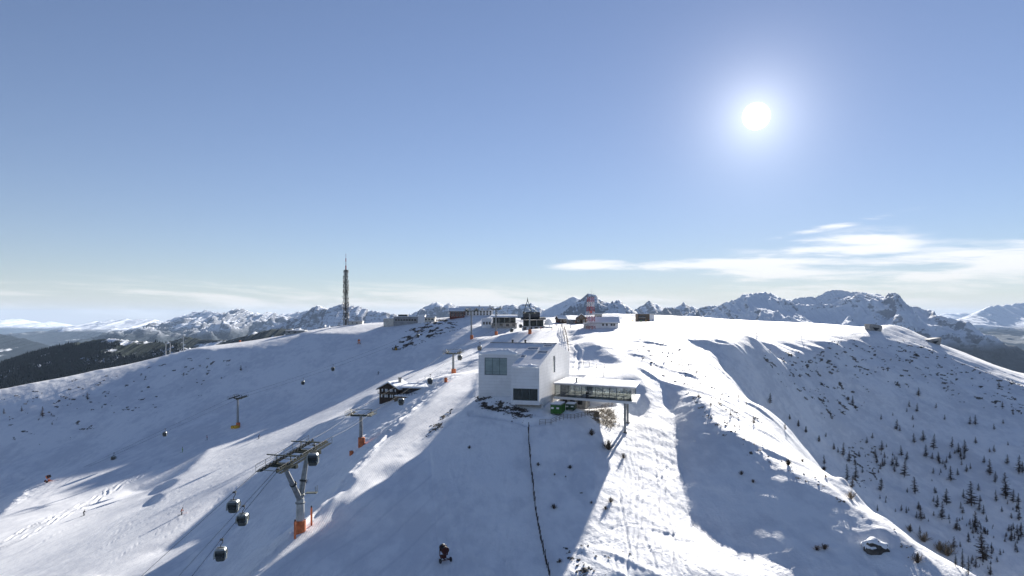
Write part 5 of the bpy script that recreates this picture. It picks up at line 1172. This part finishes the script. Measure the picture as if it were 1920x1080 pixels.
pw = wf(.43, .02, -18.25); person(pw, .3, 'stand', 'black', 'black', 'person in black standing on the ledge of the glazed wing', skis=False)

# ------------------------------------------------------------------ trees and shrubs
BARK = plain('larch_bark', (.060, .042, .030), .9, var=.4); TWIG = plain('larch_twigs', (.095, .070, .050), .9, var=.5, sc=.35); NEED = plain('dark_needles', (.022, .030, .018), .85, var=.5, sc=.5); DRY = plain('dry_shrub', (.30, .23, .15), .9, var=.5)
def make_tree(name, kind, H, seed):
    r = random.Random(seed); t = thing(name, (0, 0, 0), 'tree', 'tree')
    m = MB(); bend = Vector((r.uniform(-.05, .05), r.uniform(-.05, .05), 1)); m.tube((0, 0, -.6), tuple(bend*H*.5), .020*H, .012*H, 6); m.tube(tuple(bend*H*.5), tuple(bend*H), .012*H, .003*H, 5); m.build('trunk', BARK, t)
    V, Fc = [], []
    def tri(a, b, c): V.extend([tuple(a), tuple(b), tuple(c)]); n = len(V); Fc.append((n-3, n-2, n-1))
    nb = 105 if kind != 'spruce' else 110
    for i in range(nb):
        f = (i+r.random())/nb; f = .10+.88*f; z = bend*H*f
        L = H*(.20*(1-f)**.7+.025)*r.uniform(.6, 1.25)*(1.0 if kind != 'spruce' else .85); a = r.uniform(0, 6.283); dr = Vector((math.cos(a), math.sin(a), r.uniform(-.12, .25) if kind != 'spruce' else r.uniform(-.35, -.02)))
        tip = z+dr*L; s_ = dr.cross(UPV).normalized(); wv2 = .012*H*.5
        tri(z-s_*wv2, z+s_*wv2, tip); tri(z-UPV*wv2, z+UPV*wv2, tip)
        k = 10 if kind != 'spruce' else 8
        for j in range(k):
            q = z.lerp(tip, (j+.6)/k); l2 = L*(.42 if kind != 'spruce' else .34)*(1-.45*j/k)*r.uniform(.6, 1.2); d2 = (dr+s_*r.choice((-1, 1))*r.uniform(.5, 1.2)+UPV*r.uniform(-.55, .35)).normalized(); n2 = d2.cross(Vector((r.uniform(-1, 1), r.uniform(-1, 1), r.uniform(-1, 1)))).normalized(); w2 = l2*(.24 if kind != 'spruce' else .24)
            tri(q-n2*w2, q+n2*w2, q+d2*l2)
    m = MB(); m.add(V, Fc); me_o = m.build('crown', NEED if kind == 'spruce' else TWIG, t); return t
def make_shrub(name, seed, mat=TWIG):
    r = random.Random(seed); t = thing(name, (0, 0, 0), 'shrub', 'shrub'); m = MB(); m.tube((0, 0, -.2), (0, 0, .35), .05, .03, 5); m.build('stem', BARK, t)
    V, Fc = [], []
    for i in range(60):
        a = r.uniform(0, 6.283); el_ = r.uniform(.35, 1.5); d = Vector((math.cos(a)*math.cos(el_), math.sin(a)*math.cos(el_), math.sin(el_))); L = r.uniform(.5, 1.0); s_ = d.cross(UPV+Vector((.01, 0, 0))).normalized(); b = Vector((r.uniform(-.1, .1), r.uniform(-.1, .1), 0))
        for q in [(b-s_*.025, b+s_*.025, b+d*L)]: V.extend(map(tuple, q)); Fc.append((len(V)-3, len(V)-2, len(V)-1))
        for j in range(4):
            p = b+d*L*(.35+.17*j); d2 = (d+Vector((r.uniform(-1, 1), r.uniform(-1, 1), r.uniform(-.5, .8)))).normalized(); V.extend(map(tuple, (p-s_*.03, p+s_*.03, p+d2*L*.35))); Fc.append((len(V)-3, len(V)-2, len(V)-1))
    m = MB(); m.add(V, Fc); m.build('crown', mat, t); return t
PROTO = {'larch': [make_tree('larch_tree', 'larch', 7, s) for s in (1, 2, 3, 4, 5)], 'spruce': [make_tree('spruce_tree', 'spruce', 7, s) for s in (11, 12)], 'shrub': [make_shrub('bare_shrub', s) for s in (21, 22, 23)], 'dry': [make_shrub('bare_shrub', s, DRY) for s in (31, 32)]}
used = set(); rtree = random.Random(77)
def plant(kind, px, py, hpx, label, cat, group, sink=.1):
    p = spot(px, py); H = hpx/F*p.y; pr = rtree.choice(PROTO[kind]); base = 7.0 if kind in ('larch', 'spruce') else 1.0
    o = pr if pr.name not in used else copy_tree(pr)
    used.add(pr.name); s = H/base
    o.location = p-UPV*sink*s*.2; o.rotation_euler = (0, 0, rtree.uniform(0, 6.28)); o.scale = (s*rtree.uniform(.85, 1.2),)*2+(s,)
    tag(o, label, cat, group); return o
C7 = [(428,212,45),(763,170,45),(715,225,35),(755,250,45),(850,232,28),(703,250,22),(632,270,20),(572,290,30),(733,290,25),(652,340,55),(668,348,30),(736,328,18),(528,385,30),(895,290,30),(1023,315,45),(1050,315,50),(1145,340,32),(1170,128,35),(740,408,50),(785,400,58),(838,440,80),(800,480,65),(1052,410,35),(963,460,55),(998,460,70),(1122,455,25),(1145,455,40),(1210,515,50),(1270,565,95),(1093,510,40),(575,450,55),(545,485,50),(600,430,22),(675,475,55),(703,495,45),(628,525,45),(652,530,55),(690,580,90),(640,555,40),(332,440,35),(355,455,30),(380,475,70),(410,505,60),(440,520,40),(443,590,70),(425,635,60),(285,515,50),(258,405,35),(292,375,25),(192,355,35),(155,325,35),(110,290,25),(572,650,65),(705,660,30),(745,665,85),(863,500,50),(885,515,25),(830,490,35),(925,600,75),(875,560,25),(1005,555,40),(980,520,30),(1123,570,80),(1150,610,60),(1160,585,20),(1205,690,130),(1240,710,70),(1155,705,60),(1030,725,120),(1065,650,40),(1075,705,35),(990,690,50),(855,735,65),(880,795,90),(905,720,80),(775,800,75),(555,755,35),(645,755,20),(955,850,65),(1050,840,90),(1090,1010,150),(770,870,45),(720,860,45),(940,940,60),(1050,1040,50),(1125,1078,50),(1270,800,60),(1280,890,80),(1260,870,50),(1240,265,30),(1290,560,60),(1190,310,25),(1215,420,22)]
for x, y, h in C7:
    px, py, hp = 1440+x/2.7, 680+y/2.7, h/2.7*1.05
    sz = 'tall' if hp > 27 else 'medium-sized' if hp > 15 else 'small'
    plant('larch', px, py, hp, sz+' bare brown larch on the shaded slope beyond the sunlit ridge', 'tree', 'larches beyond the ridge')
rl = random.Random(31); REG = np.array([(1560, 770), (1700, 740), (1900, 760), (1918, 1075), (1830, 1070), (1700, 980), (1600, 900)], float); nadd = 0
CL = [(rl.uniform(1590, 1915), 1075-300*abs(rl.gauss(0, .5))) for _ in range(26)]
while nadd < 135:
    c = rl.choice(CL); px, py = c[0]+rl.gauss(0, 17), c[1]+rl.gauss(0, 13)
    if not inside(REG, np.array([px]), np.array([py]))[0]: continue
    nadd += 1; hp = rl.uniform(5, 15)*(1 if rl.random() < .8 else 1.5)
    plant('larch', px, py, hp, ('medium-sized' if hp > 15 else 'small' if hp > 9 else 'tiny')+' bare brown larch on the shaded slope beyond the sunlit ridge', 'tree', 'larches beyond the ridge')
for x, y, h, lab in ((400, 600, 80, 'dark green spruce among bare larches beyond the ridge'), (478, 560, 35, 'small dark green spruce beside the larch row beyond the ridge'), (985, 1045, 95, 'dark green spruce rising behind the lower end of the sunlit ridge'), (1015, 1075, 90, 'second dark green spruce behind the lower end of the sunlit ridge'), (950, 1030, 60, 'short dark spruce behind the lower end of the sunlit ridge')):
    plant('spruce', 1440+x/2.7, 680+y/2.7, h/2.7*1.1, lab, 'tree', 'spruces beyond the ridge')
for x, y, h in ((262,400,35),(367,450,30),(410,360,30),(450,395,25),(490,495,45),(575,385,55),(655,525,35),(415,520,20),(725,510,35),(765,540,35),(680,475,30),(835,590,35),(915,630,30)):
    plant('larch', 1240+x/2.824, 620+y/2.824, h/2.824*1.1, 'small bare larch sapling on the sunlit side of the ridge', 'tree', 'saplings on the ridge')
for x, y, h in ((420,690,40),(790,905,50),(905,975,70),(870,950,50),(715,850,30)):
    plant('dry', 1440+x/2.7, 680+y/2.7, h/2.7, 'tawny dry bush growing along the crest of the sunlit ridge', 'bush', 'dry bushes on the ridge')
for x, y, h in ((553,235,45),(138,310,35),(25,325,35),(267,345,65),(330,395,25),(645,290,20),(1525,52,35),(265,200,15),(325,335,20),(920,98,16)):
    plant('larch', x/3.375, 680+y/3.375, h/3.375*1.1, 'lone dark young tree on the shaded left hillside', 'tree', 'young trees on the left hillside')
for x, y, h in ((360,220,30),(1040,355,35),(930,625,50),(825,335,35),(1185,130,62),(1010,412,14),(1300,225,100),(1400,285,55),(1315,582,50),(1280,632,40),(970,990,40),(1185,590,25),(935,400,22)):
    plant('shrub', 780+x/3.6, 780+y/3.6, h/3.6*.75, ('bare twiggy shrub on the sunlit snow by the wing posts' if x > 1190 else 'bare twiggy shrub on the shaded snow below the museum'), 'shrub', 'shrubs below the museum')
for px, py, h in ((572,907,14),(742,655,8),(1478,872,16),(1505,866,9),(1545,882,12),(1548,895,8),(1546,1030,16),(1532,1032,14),(1720,1055,26),(1590,750,10),(1310,745,10),(1412,905,10),(1390,890,12)):
    plant('shrub', px, py, h*.75, 'low bare shrub poking through the shaded snow beside the ridge', 'shrub', 'scattered low shrubs')
for k in PROTO:
    for pr in PROTO[k]:
        if pr.name not in used:
            for ch in list(pr.children): bpy.data.objects.remove(ch)
            bpy.data.objects.remove(pr)

# ------------------------------------------------------------------ rocks and tufts poking through the snow
ROCKM = plain('lichened_rock', (.085, .078, .070), .9, var=.45, sc=.9, bump=.4)
def scatter(name, label, n, seed, sel, size, mat, flat=.6, tuft=False):
    r = np.random.default_rng(seed); w_ = (snow_scrub*sel).ravel(); idx = r.choice(len(w_), n, p=w_/w_.sum())
    base = np.array([(1, 0, 0), (-.5, .87, 0), (-.5, -.87, 0), (.45, .1, .7), (-.35, .35, .75), (-.1, -.45, .65), (0, 0, -.5)]); tri_ = np.array([(0, 1, 4), (0, 4, 3), (1, 2, 5), (1, 5, 4), (2, 0, 3), (2, 3, 5), (3, 4, 5), (0, 6, 1), (1, 6, 2), (2, 6, 0)])
    if tuft: base = np.array([(-.2, 0, -.2), (.2, 0, -.2), (.5, .3, 1), (0, -.2, -.2), (0, .2, -.2), (-.5, .1, .9), (-.1, -.1, -.2), (.15, .1, -.2), (.1, -.5, 1.0)]); tri_ = np.array([(0, 1, 2), (3, 4, 5), (6, 7, 8)])
    gx, gy, gz = GX.ravel()[idx]+r.uniform(-.6, .6, n), GY.ravel()[idx]+r.uniform(-.6, .6, n), TH.ravel()[idx]
    s = r.uniform(size[0], size[1], n)*(.5+gy/300); an = r.uniform(0, 6.28, n); c, q = np.cos(an), np.sin(an)
    B = base[None]*(1+r.uniform(-.35, .35, (n, len(base), 1)))*s[:, None, None]; B[..., 2] *= flat
    V = np.stack([B[..., 0]*c[:, None]-B[..., 1]*q[:, None]+gx[:, None], B[..., 0]*q[:, None]+B[..., 1]*c[:, None]+gy[:, None], B[..., 2]+gz[:, None]], -1).reshape(-1, 3)
    Fc = (tri_[None]+(np.arange(n)*len(base))[:, None, None]).reshape(-1, 3)
    me = bpy.data.meshes.new(name); me.from_pydata(V.tolist(), [], Fc.tolist()); me.update(); me.materials.append(mat); o = bpy.data.objects.new(name, me); col.objects.link(o); return tag(o, label, kind='stuff')
brownz = zone([(1085, 762), (1165, 755), (1170, 815), (1090, 815)], n=2)
scatter('rock_scatter', 'broken dark rocks and scrub showing through the thin snow', 6500, 3, 1-brownz, (.06, .36), ROCKM)
scatter('grass_tufts', 'tawny dead grass showing on the bank under the wing', 900, 5, brownz, (.12, .28), DRY, 1.0, True)
def boulder(px, py, wpx, label, seed):
    p = spot(px, py); R_ = wpx/2/F*p.y; t = thing('boulder', tuple(p), label, 'boulder'); r = random.Random(seed)
    bm = bmesh.new(); bmesh.ops.create_icosphere(bm, subdivisions=3, radius=R_)
    for v in bm.verts:
        n = v.co.normalized(); k = 1+.30*(float(vnoise(np.array([n.x*2+seed]), np.array([n.y*2+n.z*3]), 3)[0])-.5)*2; v.co = Vector((v.co.x*k, v.co.y*k*.9, v.co.z*k*.8))
    V = [tuple(v.co+p) for v in bm.verts]; Fc = [tuple(v.index for v in f.verts) for f in bm.faces]; bm.free()
    m = MB(); m.add(V, Fc); m.build('rock', ROCKM, t, smooth=False)
    V2 = []; idx = {}
    for i, v in enumerate(V): V2.append((p.x+(v[0]-p.x)*1.05, p.y+(v[1]-p.y)*1.05+R_*.12, p.z+(v[2]-p.z)*1.10+R_*.06))
    m = MB(); m.add(V2, [f for f in Fc if sum(V[i][2]-p.z for i in f)/len(f) > R_*.12]); m.build('snow_cap', SNOWO, t, smooth=True)
boulder(1641, 1030, 40, 'big dark boulder capped with snow on the flank of the ridge', 4)
boulder(1048, 1052, 11, 'small black rock on the snow beside the leaning fence foot', 6)
boulder(1090, 924, 6, 'tiny dark stone on the shaded snow under the museum', 9)

# fir wood on the near hill
mh = hill.data; n = len(mh.vertices); co = np.empty(n*3, np.float32); mh.vertices.foreach_get('co', co); co = co.reshape(-1, 3)
r = np.random.default_rng(9); keep = (co[:, 2] > -300) & (co[:, 1] > 2000) & (co[:, 1] < 3300) & (np.abs(co[:, 0]/co[:, 1]) < 1.1)
cs = co[keep]; pick = cs[r.integers(0, len(cs), 26000)]; x = pick[:, 0]+r.uniform(-9, 9, len(pick)); y = pick[:, 1]+r.uniform(-9, 9, len(pick)); z = pick[:, 2]
open_ = fbm(x/230, y/150, 91, 4); ok = (open_ < .16); x, y, z = x[ok], y[ok], z[ok]; n = len(x); H = r.uniform(7, 17, n)
ang = np.arange(5)*2*np.pi/5; V = np.zeros((n, 6, 3)); V[:, :5, 0] = x[:, None]+np.cos(ang)*H[:, None]*.24; V[:, :5, 1] = y[:, None]+np.sin(ang)*H[:, None]*.24; V[:, :5, 2] = z[:, None]-1; V[:, 5] = np.stack([x, y, z+H], -1)
tri_ = np.array([(k, (k+1) % 5, 5) for k in range(5)]); Fc = (tri_[None]+(np.arange(n)*6)[:, None, None]).reshape(-1, 3)
me = bpy.data.meshes.new('fir_wood'); me.from_pydata(V.reshape(-1, 3).tolist(), [], Fc.tolist()); me.update(); me.materials.append(plain('far_firs', (.014, .020, .017), .9, var=.4, sc=.02)); o = bpy.data.objects.new('fir_wood', me); col.objects.link(o); tag(o, 'dense dark fir wood covering the hill beyond the left crest', kind='stuff')

# ------------------------------------------------------------------ the air
def haze(density):
    z0, z1 = -900.0, 700.0; X0, X1, Y0, Y1 = -56000.0, 56000.0, -56000.0, 56000.0
    v = [(x, y, z) for z in (z0, z1) for y in (Y0, Y1) for x in (X0, X1)]
    f = [(0, 2, 3, 1), (4, 5, 7, 6), (0, 1, 5, 4), (2, 6, 7, 3), (0, 4, 6, 2), (1, 3, 7, 5)]
    me = bpy.data.meshes.new('haze'); me.from_pydata(v, [], f); me.update()
    m = bpy.data.materials.new('haze'); m.use_nodes = True; t = NT(m.node_tree)
    vol = t.n('ShaderNodeVolumePrincipled', {'Color': (.52, .71, 1.0, 1), 'Density': density, 'Anisotropy': .0})
    t.t.links.new(vol.outputs[0], t.n('ShaderNodeOutputMaterial').inputs['Volume'])
    me.materials.append(m); o = bpy.data.objects.new('haze', me); col.objects.link(o)
    tag(o, 'thin pale blue mountain air over the whole scene', kind='stuff')
haze(1.5e-5)
